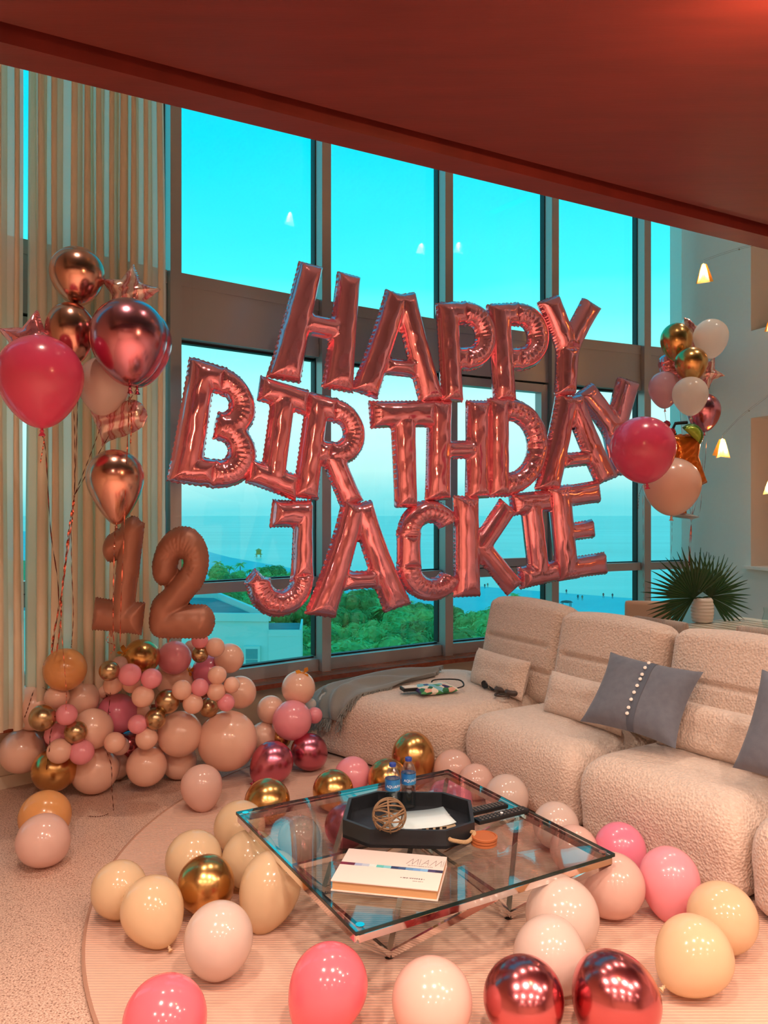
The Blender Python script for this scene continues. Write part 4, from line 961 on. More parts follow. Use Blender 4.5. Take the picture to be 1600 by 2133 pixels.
# little cluster between garland and sofa
for (px, py, r, d, m, lab, kn) in [(622,1433,35,4.75,'peach','peach balloon with a gold butterfly beside the chaise',0),(564,1478,29,4.72,'peach','small peach balloon between the garland and the pink one',0),(609,1500,41,4.62,'pink','pink balloon beside the throw blanket',0),(655,1490,17,4.75,'pink','tiny pink balloon touching the throw blanket',0),(549,1534,30,4.7,'peach','peach balloon low behind the plum ones',0),(583,1537,24,4.72,'gold','gold balloon almost hidden behind the pink one',0),(648,1466,11,4.82,'clear','tiny clear balloon by the tall peach one',0)]:
    c = at(px, py, d); pl.append((c, r*d/F)); balloon(c, r*d/F, r*d/F*1.04, m, lab, Vector((.1,1,-.2)).normalized(), .15, False, 'balloons beside the chaise')
# gold butterflies on the garland
M_bf = mat('gold_foil', (226,170,72), .2, .9)
def butterfly(px, py, d, rot, label):
    p = front(px, py, .004, d); r = empty('paper_butterfly', p, label, 'ornament', 'gold butterflies'); Mr = Matrix.Rotation(rot, 3, 'Y')
    for s in (-1, 1):
        for up, sz in ((1,.034),(-1,.024)):
            pts = [Vector((0,0,0)), Vector((s*sz*.5,-.006,up*sz*.9)), Vector((s*sz*1.15,-.014,up*sz*.95)), Vector((s*sz*1.1,-.013,up*sz*.3)), Vector((s*sz*.4,-.004,up*sz*.05))]
            w = G().add([p+Mr@q for q in pts], [(0,1,2,3,4)]).build('wing', M_bf, r, smooth=False); w.modifiers.new('t', 'SOLIDIFY').thickness = .0012
    G().tube([p+Mr@Vector((0,-.002,-.02)), p+Mr@Vector((0,-.004,.02))], .0022, 6).build('body', M_bf, r)
butterfly(393,1397,4.07,.4,'gold foil butterfly on a large peach balloon'); butterfly(632,1403,4.68,-.3,'gold foil butterfly on the tall peach balloon by the chaise'); butterfly(258,1361,4.15,.9,'gold foil butterfly left of the large gold balloon')
# ---------------------------------------------------------------- helium bouquet at the left
kn = at(155,1032,3.78); wt = at(108,1362,3.98); wt2 = at(92,1640,3.9)
LB = [(161,572,55,57,'copper',3.92,'chrome rose copper balloon floating topmost at the left'),(147,692,50,62,'copper',3.86,'chrome rose copper balloon above the hot pink one'),(283,716,73,80,'mauve',3.92,'chrome mauve balloon hidden behind its twin'),(268,707,78,85,'mauve',3.72,'large chrome mauve balloon in front of the sheer curtain'),(84,789,86,90,'hot',3.55,'large hot pink balloon cut by the left picture edge'),(216,802,53,58,'white',3.86,'milky white balloon below the chrome mauve pair'),(240,1004,58,68,'copper',3.75,'chrome rose copper balloon above the number one')]
for (px, py, rx, ry, m, d, lab) in LB:
    c = at(px, py, d); o = balloon(c, rx*d/F, ry*d/F, m, lab, Vector((.03,0,-1)).normalized(), .62 if m == 'copper' and py > 900 else .3, True, 'helium balloons of the left bouquet')
    b = c-Z*(ry*d/F*(1.34 if py > 900 else 1.2))
    if px == 84: ribbon([b, at(95,940,3.6), at(105,1100,3.72), at(122,1240,3.9), wt], parent=o, m=M_ribd); ribbon([b, at(92,910,3.55), at(84,965,3.56)], parent=o)
    elif px == 240: ribbon([b, at(238,1150,3.7), at(236,1240,3.72), at(236,1310,3.76), at(238,1358,3.85)], parent=o)
    elif px == 268: ribbon([b, at(268,870,3.68), at(262,1000,3.66), at(258,1120,3.66), at(253,1230,3.68), at(250,1345,3.8)], parent=o); ribbon([b, at(274,860,3.68), at(272,925,3.68)], parent=o)
    else: ribbon([b, b.lerp(kn, .5)+Vector((.01,0,.02)), kn], parent=o, m=M_ribd, w=.002)
for k, (pts, lab) in enumerate([([kn, at(147,1080,3.78), at(140,1130,3.8), at(134,1200,3.85), at(122,1270,3.9), at(110,1330,3.95), wt], 'twisted rose foil ribbon strand hanging left of the numbers'), ([kn, at(150,1085,3.8), at(139,1150,3.83), at(129,1230,3.86), at(127,1290,3.9), at(118,1358,3.96)], 'second rose foil strand beside the twisted one'), ([kn, at(149,1090,3.8), at(149,1180,3.8), at(153,1270,3.84), at(150,1330,3.88), at(148,1350,3.9)], 'dark thin foil strand with a curled end'), ([kn, at(143,1140,3.8), at(126,1260,3.82), at(132,1360,3.85), at(138,1440,3.84), at(137,1480,3.86)], 'foil strand running down over the amber balloon')]):
    tag(ribbon(pts, 'foil_ribbon', [M_rib, M_rib, M_ribd, M_rib][k], .0045 if k < 2 else .002, twist=46), lab, 'ribbon')
for pts, lab in [([front(82,1420,.008,4.02), front(70,1440,.008,3.95), front(60,1470,.008,3.9), front(51,1495,.008,3.9)], 'dark curl of ribbon on the left peach balloons'), ([front(86,1415,.008,3.98), front(80,1412,.008,3.97), front(78,1425,.008,3.96), front(100,1438,.008,3.95)], 'short knot of ribbon on the left peach balloons'), ([front(115,1492,.008,3.8), front(105,1530,.008,3.8), front(103,1560,.008,3.8), front(97,1600,.008,3.78), front(95,1643,.008,3.78)], 'copper ribbon falling over the large gold balloon'), ([front(220,1560,.008,3.92), front(232,1595,.008,3.9), front(233,1640,.008,3.92), front(236,1680,.008,4.05), front(238,1700,.008,4.0)], 'dark ribbon over the lowest peach balloon'), ([front(229,1485,.008,3.9), front(222,1450,.008,3.9), front(230,1440,.008,3.88), front(225,1490,.008,3.88)], 'ribbon loop on the rose balloon of the garland')]:
    tag(ribbon(pts, 'curling_ribbon', M_ribd, .0022), lab, 'ribbon')
fp = [atz(183,1700,.004), atz(200,1701,.004), atz(215,1699,.004), atz(226,1695,.006)]
tag(ribbon(fp, 'curling_ribbon', M_ribd, .002), 'dark scrap of ribbon lying on the terrazzo floor', 'ribbon')
# ================================================================== foil balloons: letters, numbers, stars, hearts
def sdf_box(X, Y, x0, y0, x1, y1, w, flare=.0):
    dx, dy = x1-x0, y1-y0; L = math.hypot(dx, dy); dx /= L; dy /= L; mx, my = (x0+x1)/2, (y0+y1)/2
    s = (X-mx)*dx+(Y-my)*dy; t = -(X-mx)*dy+(Y-my)*dx; ww = w*(1+flare*np.clip(np.abs(s)/(L/2), 0, 1)**4)
    qx = np.abs(s)-L/2; qy = np.abs(t)-ww; return np.minimum(np.maximum(qx, qy), 0)+np.hypot(np.maximum(qx, 0), np.maximum(qy, 0)), s/(L/2), t/w
def sdf_cap(X, Y, x0, y0, x1, y1, w):
    dx, dy = x1-x0, y1-y0; L2 = dx*dx+dy*dy; h = np.clip(((X-x0)*dx+(Y-y0)*dy)/L2, 0, 1); return np.hypot(X-x0-h*dx, Y-y0-h*dy)-w
def sdf_arc(X, Y, cx, cy, r, a0, a1, w, ex=1.0):
    x, y = (X-cx)/ex, Y-cy; th = np.degrees(np.arctan2(y, x)); am = (a0+a1)/2; half = (a1-a0)/2; dl = (th-am+180) % 360-180
    rad = np.hypot(x, y); ins = np.abs(np.abs(rad-r))-w
    # flat ends: distance to end half planes
    e = np.maximum(ins, (np.abs(dl)-half)*np.pi/180*np.maximum(rad, 1e-3)); return np.where(np.abs(dl) <= half, ins, np.maximum(ins, (np.abs(dl)-half)*np.pi/180*r)), dl, rad-r
def sdf_poly(X, Y, P):
    d = np.full(X.shape, 1e9); s = np.ones(X.shape); n = len(P)
    for i in range(n):
        ax, ay = P[i]; bx_, by = P[i-1]; ex, ey = bx_-ax, by-ay; wx, wy = X-ax, Y-ay; h = np.clip((wx*ex+wy*ey)/(ex*ex+ey*ey), 0, 1); d = np.minimum(d, (wx-ex*h)**2+(wy-ey*h)**2)
        c1 = Y >= ay; c2 = Y < by; c3 = ex*wy > ey*wx; al = c1 & c2 & c3; no = ~c1 & ~c2 & ~c3; s = np.where(al | no, -s, s)
    return s*np.sqrt(d)
w_ = .108
LET = {
 'H': (.68, [('L',.12,0,.12,1,.12),('L',.56,0,.56,1,.12),('L',.15,.5,.53,.5,.085)]),
 'A': (.82, [('L',.105,0,.375,1),('L',.715,0,.445,1),('L',.26,.29,.56,.29,.075)]),
 'P': (.66, [('L',.112,0,.112,1),('L',.05,.888,.32,.888),('A',.31,.66,.228,-92,92),('L',.12,.432,.32,.432)]),
 'Y': (.72, [('L',.11,1,.36,.48,.11),('L',.61,1,.36,.48,.11),('L',.36,0,.36,.52,.12)]),
 'B': (.66, [('L',.112,0,.112,1),('L',.05,.89,.31,.89),('A',.30,.70,.19,-92,92),('A',.32,.31,.2,-92,92),('L',.05,.112,.33,.112)]),
 'I': (.52, [('L',.0,.89,.52,.89),('L',.0,.11,.52,.11),('L',.26,.05,.26,.95,.118)]),
 'R': (.68, [('L',.112,0,.112,1),('L',.05,.888,.31,.888),('A',.31,.675,.213,-92,92),('L',.12,.462,.31,.462),('L',.30,.48,.565,0)]),
 'T': (.68, [('L',.0,.88,.68,.88,.118),('L',.34,0,.34,.9,.12)]),
 'D': (.70, [('L',.112,0,.112,1),('L',.05,.888,.21,.888),('A',.20,.5,.388,-91,91),('L',.05,.112,.21,.112)]),
 'J': (.66, [('L',.53,.32,.53,.98),('L',.14,.88,.62,.88),('A',.31,.332,.22,182,362),('L',.10,.36,.02,.24,.08)]),
 'C': (.64, [('A',.335,.665,.223,30,181),('L',.112,.32,.112,.68),('A',.335,.335,.223,179,332)]),
 'K': (.72, [('L',.12,0,.12,1,.12),('L',.2,.42,.59,.93,.1),('L',.25,.52,.62,.06,.1)]),
 'E': (.62, [('L',.12,0,.12,1,.12),('L',.02,.888,.62,.888,.108),('L',.1,.5,.5,.5,.09),('L',.02,.112,.62,.112,.108)]),
 '1': (.80, [('C',.46,.14,.46,.86,.15),('C',.47,.85,.2,.72,.12),('L',.05,.13,.76,.13,.13),('L',.46,.5,.46,.96,.15)]),
 '2': (.86, [('A',.43,.68,.18,-42,182,.14),('C',.25,.62,.25,.66,.14),('C',.56,.545,.29,.27,.14),('C',.27,.2,.27,.25,.15),('C',.26,.15,.70,.15,.145)]),
}
def letter_field(ch, X, Y):
    D = np.full(X.shape, 1e3); cre = np.zeros(X.shape)
    for st in LET[ch][1]:
        k = st[0]
        if k == 'L':
            w = st[5] if len(st) > 5 else w_; d, s, t = sdf_box(X, Y, *st[1:5], w, .07); c = .10*np.clip((np.abs(s)-.72)/.28, 0, 1)*np.abs(np.sin(t*9))
        elif k == 'C': d = sdf_cap(X, Y, *st[1:6]); c = np.zeros(X.shape)
        else:
            w = st[6] if len(st) > 6 else w_; d, dl, q = sdf_arc(X, Y, *st[1:6], w); ph = (dl/13.0) % 1; c = .16*np.exp(-((ph-.5)/.09)**2)*np.clip(.55-q/w*.6, 0, 1)
        m = d < D; cre = np.where(m, c, cre); h = np.clip(.5+.5*(D-d)/.025, 0, 1); D = D*(1-h)+d*h-.025*h*(1-h)
    return D, cre
def inflate(field, x0, x1, y0, y1, cell, R, hmax, rim, mapf, seed=0):
    """two foil sheets sewn along the outline of a shape; mapf(x, y, h) -> world point"""
    nx = int((x1-x0)/cell)+1; ny = int((y1-y0)/cell)+1; xs = x0+cell*np.arange(nx); ys = y0+cell*np.arange(ny); X, Y = np.meshgrid(xs, ys, indexing='ij'); D, cre = field(X, Y)
    crimp = rim*(.75+.45*np.sin(X*150+seed)*np.sin(Y*140+seed*2)); Dx = D-crimp
    gx, gy = np.gradient(Dx, cell); gn = np.hypot(gx, gy)+1e-6
    ins = Dx < 0; cellany = ins[:-1,:-1] | ins[1:,:-1] | ins[:-1,1:] | ins[1:,1:]
    used = np.zeros(X.shape, bool); used[:-1,:-1] |= cellany; used[1:,:-1] |= cellany; used[:-1,1:] |= cellany; used[1:,1:] |= cellany
    out = used & ~ins; X = np.where(out, X-Dx*gx/gn**2, X); Y = np.where(out, Y-Dx*gy/gn**2, Y)
    t = np.clip(-D/R, 0, 1); hh = hmax*np.sqrt(np.clip(1-(1-t)**2, 0, 1))*(1-cre); n1 = .5*np.sin(X*37+seed)*np.sin(Y*29+seed*1.7)+.5*np.sin(X*17-Y*23+seed)
    hh = hh*(1+.035*n1)+.0006*ins
    fi = -np.ones(X.shape, int); bi = -np.ones(X.shape, int); V = []; 
    for i, j in zip(*np.nonzero(used)):
        fi[i,j] = len(V)
        if out[i,j]: V.append(mapf(X[i,j], Y[i,j], 0)); bi[i,j] = fi[i,j]
        else: V.append(mapf(X[i,j], Y[i,j], hh[i,j])); bi[i,j] = len(V); V.append(mapf(X[i,j], Y[i,j], -hh[i,j]))
    Fc = []
    for i, j in zip(*np.nonzero(cellany)):
        Fc.append((fi[i,j], fi[i+1,j], fi[i+1,j+1], fi[i,j+1])); q = (bi[i,j], bi[i,j+1], bi[i+1,j+1], bi[i+1,j])
        if len(set(q)-set(Fc[-1])) > 0: Fc.append(q)
    return V, [tuple(int(a) for a in q) for q in Fc]
M_foil = mat('rose_gold_foil', (255,164,178), .12, .78, bump=('noise', 22, .16, .012, (1, 1, .22)))
M_matte = mat('matte_mocha_foil', (160,108,88), .45, .3, bump=('noise', 14, .06, .01))
# the letters hang on one upright sheet that runs like the window, half a metre inside it
S0 = Vector((-.2747*4.7, 4.7, 0)); ST = .578
def on_sign(px, py):
    u = (px-CX)/F; d = (S0.y-ST*S0.x)/(1-ST*u); return at(px, py, d)
sn = Vector((ST, -1, 0)).normalized()
def foil_letter(ch, quad, label, cat='foil balloon', name=None, m=None, group=None, plane=on_sign, nrm=sn, hscale=None, rim=.012, cell=.0125, off=0, seed=None):
    TLp, TRp, BLp, BRp = [plane(*q) for q in quad]; Wd = LET[ch][0]; hgt = ((TLp-BLp).length+(TRp-BRp).length)/2; seed = seed if seed is not None else ord(ch)+quad[0][0]
    def mapf(x, y, h):
        u = x/Wd; p = (BLp*(1-u)+BRp*u)*(1-y)+(TLp*(1-u)+TRp*u)*y; return p+nrm*(h*hgt+off)
    wmax = .15 if ch in '12' else w_
    V, Fc = inflate(lambda X, Y: letter_field(ch, X, Y), -.06, Wd+.06, -.06, 1.06, cell, wmax, wmax*.95, rim, mapf, seed)
    g = G(); g.add(V, Fc); o = g.build(name or 'foil_letter', m or M_foil, ang=180); tag(o, label, cat, group); return o, mapf
WORDS = [
 ('H','first letter H of HAPPY',((622,548),(744,580),(556,786),(729,818))),('A','letter A of HAPPY',((748,604),(914,622),(732,818),(922,838))),('P','first P of HAPPY',((906,634),(1026,628),(918,836),(1034,840))),('P','second P of HAPPY, touching the Y',((1015,636),(1138,628),(1030,836),(1150,838))),('Y','letter Y of HAPPY',((1116,622),(1248,636),(1118,824),(1226,822))),
 ('B','letter B of BIRTHDAY at the left end',((396,746),(548,792),(350,1000),(536,1028))),('I','letter I of BIRTHDAY',((541,786),(640,816),(510,1004),(612,1042))),('R','letter R of BIRTHDAY',((640,818),(772,848),(610,1034),(758,1054))),('T','letter T of BIRTHDAY',((766,838),(900,836),(784,1056),(898,1056))),('H','letter H of BIRTHDAY',((892,834),(1016,836),(888,1042),(1016,1036))),('D','letter D of BIRTHDAY',((1013,832),(1134,828),(1014,1034),(1134,1028))),('A','letter A of BIRTHDAY',((1114,824),(1252,828),(1116,1024),(1284,998))),('Y','last letter Y of BIRTHDAY behind the hot pink balloon',((1222,810),(1362,782),(1270,990),(1382,985))),
 ('J','letter J of JACKIE with its hook to the left',((546,1040),(652,1042),(508,1286),(656,1282))),('A','letter A of JACKIE',((656,1044),(822,1052),(634,1284),(852,1262))),('C','letter C of JACKIE',((828,1040),(952,1044),(828,1254),(962,1248))),('K','letter K of JACKIE',((944,1034),(1076,1040),(944,1242),(1088,1236))),('I','letter I of JACKIE',((1062,1030),(1142,1022),(1084,1226),(1164,1208))),('E','last letter E of JACKIE',((1140,1018),(1240,1002),(1158,1208),(1258,1194))),
]
for k, (ch, lab, q) in enumerate(WORDS):
    o, mf = foil_letter(ch, q, 'rose gold foil balloon, '+lab, group='foil letters', off=-.175 if k == 12 else (.0 if k % 2 else .02), seed=k*1.3)
    tp_ = mf(LET[ch][0]*.5, 1.0, 0)
# hanging strings of the sign up to the soffit edge region
for k, (px, py) in enumerate([(640,552),(836,612),(960,632),(1140,628),(1228,640),(400,752),(1310,785)]):
    p = on_sign(px, py); tag(G().tube([p, p+Vector((0,.02,5.45-p.z))], .0007, 4).build('fishing_line', glass('nylon', (.97,.98,.98), 1.3), smooth=False), 'clear thread holding up the letter sign', 'thread', 'threads of the letter sign')
# numbers 1 and 2
def flat(d): return lambda px, py: at(px, py, d)
nn = Vector((.05,-1,0)).normalized()
one, _ = foil_letter('1', ((212,1072),(328,1084),(186,1308),(300,1320)), 'matte mocha foil balloon in the shape of number one', name='foil_number', m=M_matte, group='foil numbers', plane=flat(3.95), nrm=nn, rim=.012, cell=.012)
two, _ = foil_letter('2', ((306,1100),(456,1096),(288,1328),(448,1330)), 'matte mocha foil balloon in the shape of number two', name='foil_number', m=M_matte, group='foil numbers', plane=flat(3.98), nrm=nn, rim=.012, cell=.012)
t1 = at(232,1314,3.95); G().tube([t1+Z*.01, t1-Z*.03], lambda t: .012*(1-.6*t), 8).build('filler_tail', M_matte, one); 
t2 = at(352,1326,3.98); G().tube([t2+Z*.01, t2+Vector((-.005,0,-.03))], lambda t: .014*(1-.7*t), 8).build('filler_tail', M_matte, two)
tag(ribbon([t1, at(222,1335,3.95), at(240,1345,3.92), at(230,1362,3.92)], 'curling_ribbon', M_rib, .002), 'ribbon bow tied under the number one', 'ribbon')
# marbled stars and hearts
M_marb = bpy.data.materials.new('marbled_foil'); M_marb.use_nodes = True
t = M_marb.node_tree; b = t.nodes['Principled BSDF']; b.inputs['Metallic'].default_value = .55; b.inputs['Roughness'].default_value = .22
co = t.nodes.new('ShaderNodeTexCoord'); n1 = t.nodes.new('ShaderNodeTexWave'); n1.inputs['Scale'].default_value = 5; n1.inputs['Distortion'].default_value = 9; n1.inputs['Detail'].default_value = 3; n1.inputs['Detail Scale'].default_value = 1.3
r_ = t.nodes.new('ShaderNodeValToRGB'); 
for k, (p, c) in enumerate([(0,(232,206,196)),(.35,(236,214,204)),(.45,(196,120,130)),(.55,(232,200,196)),(.72,(210,150,110)),(.8,(190,90,112)),(1,(228,170,170))]):
    e_ = r_.color_ramp.elements[k] if k < 2 else r_.color_ramp.elements.new(p); e_.position = p; e_.color = (*s2l(c), 1)
t.links.new(co.outputs['Object'], n1.inputs['Vector']); t.links.new(n1.outputs['Fac'], r_.inputs[0]); t.links.new(r_.outputs[0], b.inputs['Base Color']); MATS['marbled_foil'] = M_marb
STAR = []
for k in range(10):
    a = math.pi/2+k*math.pi/5; r = 1.0 if k % 2 == 0 else .52; STAR.append((r*math.cos(a), r*math.sin(a)))
HEART = [(.062*16*math.sin(q)**3*.98, .06*(13*math.cos(q)-5*math.cos(2*q)-2*math.cos(3*q)-math.cos(4*q))+.15) for q in [2*math.pi*i/40 for i in range(40)]]
def foil_shape(P, px, py, rpx, d, roll, yaw, m, label, name, tail=None, hm=.42, group='foil shapes'):
    c = at(px, py, d); R = rpx*d/F; M = Matrix.Rotation(yaw, 3, 'Z')@Matrix.Rotation(roll, 3, 'Y')
    V, Fc = inflate(lambda X, Y: (sdf_poly(X, Y, P), np.zeros(X.shape)), -1.15, 1.15, -1.15, 1.15, .04, .42, hm, .03, lambda x, y, h: c+M@Vector((x*R, -h*R, y*R)), px)
    g = G(); g.add(V, Fc); return tag(g.build(name, m, ang=180), label, 'foil balloon', group)
foil_shape(STAR, 270,612,62,4.0, .12, .2, M_marb, 'pink marbled foil star behind the chrome mauve pair', 'foil_star')
foil_shape(STAR, 66,718,72,3.8, .15, .1, M_foil, 'rose gold foil star behind the hot pink balloon', 'foil_star')
hrt = foil_shape(HEART, 236,876,66,3.9, .42, -.1, M_marb, 'pink marbled foil heart under the milky balloon', 'foil_heart')
# ---------------------------------------------------------------- bouquet at the right, tied to the dining table vase
kr = at(1450,1262,5.72)
RB = [(1409,711,32,38,'gold',6.0,'chrome gold balloon, upper of two in the right bouquet'),(1481,703,35,38,'clear',5.95,'clear white balloon at the top right of the right bouquet'),(1440,757,33,34,'gold',5.8,'chrome gold balloon, lower of two in the right bouquet'),(1384,810,32,36,'lilac',5.95,'pale lilac pink balloon left of the clear one'),(1438,823,36,38,'clear',5.7,'clear white balloon below the lower chrome gold one'),(1466,857,34,38,'mauve',5.95,'chrome mauve balloon behind the lower clear one')]
for (px, py, rx, ry, m, d, lab) in RB:
    c = at(px, py, d); o = balloon(c, rx*d/F, ry*d/F, m, lab, Vector((.03,0,-1)).normalized(), .3, True, 'helium balloons of the right bouquet')
    b = c-Z*(ry*d/F*1.2); ribbon([b, b.lerp(kr, .45)+Vector((-.0,0,.0)), at(1440,1090,5.75), at(1436,1200,5.74), kr], parent=o, m=M_rib, w=.0016)
foil_shape(STAR, 1444,708,50,6.15, -.55, .5, M_marb, 'pink marbled foil star behind the upper chrome gold balloon', 'foil_star')
foil_shape(STAR, 1470,778,36,6.1, .5, -.4, M_marb, 'pink marbled foil star peeping right of the lower gold balloon', 'foil_star')
foil_shape(HEART, 1402,778,40,6.15, .5, -.5, M_foil, 'rose gold foil heart behind the lilac balloon', 'foil_heart')
c = at(1339,935,5.05); o = balloon(c, 67*5.05/F, 67*5.05/F, 'hot', 'big hot pink balloon in front of the last Y', Vector((.12,0,-1)).normalized(), .18, True, 'helium balloons of the right bouquet')
b = c-Z*(67*5.05/F*1.12); ribbon([b, at(1332,1030,5.05), at(1329,1060,5.05)], parent=o, m=M_ribd, w=.0016); ribbon([b, at(1340,1100,5.2), at(1340,1200,5.6), at(1341,1248,6.05)], parent=o, m=M_rib, w=.0014)
c = at(1400,1011,5.45); o = balloon(c, 58*5.45/F, 58*5.45/F, 'peach', 'big peach balloon under the cocktail shaped one', Vector((-.02,0,-1)).normalized(), .2, True, 'helium balloons of the right bouquet')
b = c-Z*(58*5.45/F*1.12); ribbon([b, at(1400,1120,5.6), at(1401,1200,5.7), at(1440,1262,5.72)], parent=o, m=M_rib, w=.0014)
# cocktail shaped foil balloon
M_amb = mat('amber_foil', (206,110,34), .15, .6); M_lime = mat('lime_foil', (150,170,50), .3, .3); M_limd = mat('lime_rind', (70,110,40), .3, .3)
cd = 5.62; CKP = [(-.75,1.0),(-.55,.2),(-.8,-.75),(-.35,-1.0),(.35,-1.0),(.85,-.75),(.5,.2),(.62,1.05)]
ck = empty('cocktail_balloon', at(1420,1080,cd), 'amber cocktail glass foil balloon with a lime slice', 'foil balloon')
def shape_part(P, px, py, R_, d, roll, m, nm, hm=.4):
    c = at(px, py, d); R = R_*d/F; M = Matrix.Rotation(roll, 3, 'Y'); V, Fc = inflate(lambda X, Y: (sdf_poly(X, Y, P), np.zeros(X.shape)), -1.15, 1.15, -1.2, 1.2, .05, .4, hm, .03, lambda x, y, h: c+M@Vector((x*R, -h*R, y*R)), px)
    g = G(); g.add(V, Fc); return g.build(nm, m, ck, ang=180)
shape_part(CKP, 1426,962,55,cd, .02, M_amb, 'glass_body')
cir = [(math.cos(a), math.sin(a)) for a in [2*math.pi*i/28 for i in range(28)]]; half = [(math.cos(a), math.sin(a)) for a in [math.pi*i/18 for i in range(19)]]
shape_part(half, 1440,908,25,cd-.06, .75, M_limd, 'lime_rind', .3); shape_part([(x*.78, y*.78+.04) for x, y in half], 1440,908,25,cd-.09, .75, M_lime, 'lime_slice', .3)
G().tube([at(1420,940,cd+.02), at(1402,893,cd+.02), at(1407,882,cd+.02), at(1432,880,cd+.02)], .012, 8).build('straw', M_black, ck)
for px, py in ((1389,884),(1400,900)): G().lathe([(.001,-.03),(.02,-.02),(.028,0),(.02,.02),(.001,.03)], at(px, py, cd), 14, capb=False, capt=False).build('cherry', mat('cherry_foil', (150,40,60), .2, .4), ck)
G().tube([at(1424,1030,cd), at(1424,1072,cd)], .022, 10).build('stem', M_amb, ck)
bs_ = at(1424,1074,cd); G().lathe([(.001,-.022),(.07,-.018),(.112,0),(.07,.014),(.001,.02)], bs_, 28, axis=(.12,0,1), capb=False, capt=False).build('foot_disc', mat('foil_white', (206,206,206), .25, .5), ck)
# ================================================================== dining corner at the right
M_din = mat('dining_top', (214,208,190), .25, 0, bump=('noise', 5, .02, .002)); M_dst = mat('dining_top_stripe', (150,136,116), .3)
d0 = Vector((2.72,5.92,0)); dl_ = Vector((-.84,-.55,0)).normalized(); dr_ = Vector((.55,-.84,0)).normalized()
dt = empty('dining_table', d0+dl_*.45+dr_*.8, 'pale striped dining table behind the sofa', 'table')
G().box(d0+Z*.715, dl_*.95, dr_*1.7, Z*.035).build('table_top', M_din, dt, smooth=False)
for k in range(9):
    a = d0+dl_*(.12+k*.095)+Z*.7502; G().add([a, a+dl_*.03, a+dl_*.03+dr_*(1.5-k*.05)+dl_*.1, a+dr_*(1.5-k*.05)+dl_*.09], [(0,1,2,3)] if dl_.cross(dr_).z > 0 else [(3,2,1,0)]).build('top_stripe', M_dst, dt, smooth=False)
for a in (.12, .83):
    for b in (.15, 1.55): G().bar(d0+dl_*a+dr_*b, d0+dl_*a+dr_*b+Z*.715, .07).build('leg', M_din, dt, smooth=False)
M_ch = mat('chair_leather', (232,196,168), .5); M_chw = mat('chair_weave', (214,198,184), .8, 0, bump=('wave', 60, .8, .004, (1,1,1))); M_cl = mat('chair_leg', (190,160,130), .4)
def chair(c, e, top, w, m, label):
    """c: ground point under the middle of the back, e: direction along the back, seat towards the left of e"""
    c = Vector((*c, 0)); e = Vector((*e, 0)).normalized(); f = Vector((-e.y, e.x, 0)); r = empty('dining_chair', c+f*.2, label, 'chair', 'dining chairs')
    M = frame3(e, Z-f*.12); v, fc = rbox(w, top-.46, .045, .02, 12, 12, 2); G().add([c+Z*(.46+(top-.46)/2)+M@q for q in v], fc).build('backrest', m, r, ang=60)
    v, fc = rbox(w, .07, .42, .03, 10, 4, 10); M2 = frame3(e, Z); G().add([c+f*.22+Z*.44+M2@q for q in v], fc).build('seat', m, r, ang=60)
    for a in (-1, 1):
        for b in (.03, .4): G().bar(c+e*a*(w/2-.03)+f*b, c+e*a*(w/2-.03)+f*b+Z*.42, .03).build('leg', M_cl, r, smooth=False)
    return r
chair((2.13,6.28), (.92,-.2), .835, .36, M_ch, 'peach leather dining chair whose back shows before the window')
chair((1.83,5.12), (.55,-.84), .85, .42, M_chw, 'woven dining chair showing just above the middle sofa back')
chair((2.26,4.40), (.62,-.78), .885, .52, M_chw, 'woven dining chair at the right picture edge')
# vase with two fan palm leaves
vz = at(1463,1300,5.62); vz.z = .7515; M_vs = mat('vase_ivory', (226,216,204), .35)
prof = [(.05,0)]+[(.068+.01*math.sin(k/14*math.pi)+.0035*(k % 2), .005+k*.0118) for k in range(15)]+[(.06,.178),(.055,.178),(.05,.15),(.045,.02)]
tag(G().lathe(prof, vz, 36).build('vase', M_vs, ang=30), 'ivory ribbed vase on the dining table', 'vase')
M_pl = mat('palm_green', (26,66,36), .4, 0, var=(9, .3, (46,84,34)), trans=.12, tcol=(60,110,40))
def fan(px, py, d, a0, a1, nb, L, label, tilt):
    c = at(px, py, d); r = empty('fan_palm_leaf', c, label, 'leaf', 'fan palm leaves in the vase'); rr = random.Random(px)
    top = Vector((vz.x, vz.y, vz.z+.17)); G().tube(smoothline([top-Z*.1, top, c], 10), .006, 8).build('stem', M_pl, r)
    for k in range(nb):
        a = math.radians(a0+(a1-a0)*(k+.5)/nb+rr.uniform(-1.5,1.5)); hw = math.radians((a1-a0)/nb)*.56; Lk = L*rr.uniform(.9,1.06); rows = []
        for i in range(9):
            t = i/8; rad = Lk*t; w = rad*math.tan(hw) if t < .5 else Lk*.5*math.tan(hw)*max(.03, (1-t)/.5)**.8*1.0
            dirv = Vector((math.cos(a), 0, math.sin(a))); side = Vector((-math.sin(a), 0, math.cos(a))); p = c+dirv*rad+Vector((0,-1,0))*(tilt*rad-.5*rad*rad)+Z*(-.25*rad*rad*(1 if abs(math.cos(a)) > .5 else .3))
            rows.append([p-side*w+Vector((0,.004*(t < .6),0)), p-Vector((0,.006,0)), p+side*w+Vector((0,.004*(t < .6),0))])
        G().grid(rows).build('blade', M_pl, r, ang=180)
fan(1446,1246,5.58,38,240,30,.365,'dark fan palm leaf opening to the left, in the ribbed vase',.12); fan(1478,1243,5.66,-56,142,30,.34,'dark fan palm leaf opening to the right, in the ribbed vase',-.05)
# clear glass vase at the very edge
gv = at(1612,1312,5.25); gv.z = .7515; tag(G().lathe([(.05,0),(.06,.01),(.075,.06),(.06,.12),(.065,.15)], gv, 28, capt=False).build('glass_vase', glass('vase_glass', (.9,.97,.96), 1.5), ang=180), 'clear glass vase on the dining table at the right edge', 'vase')
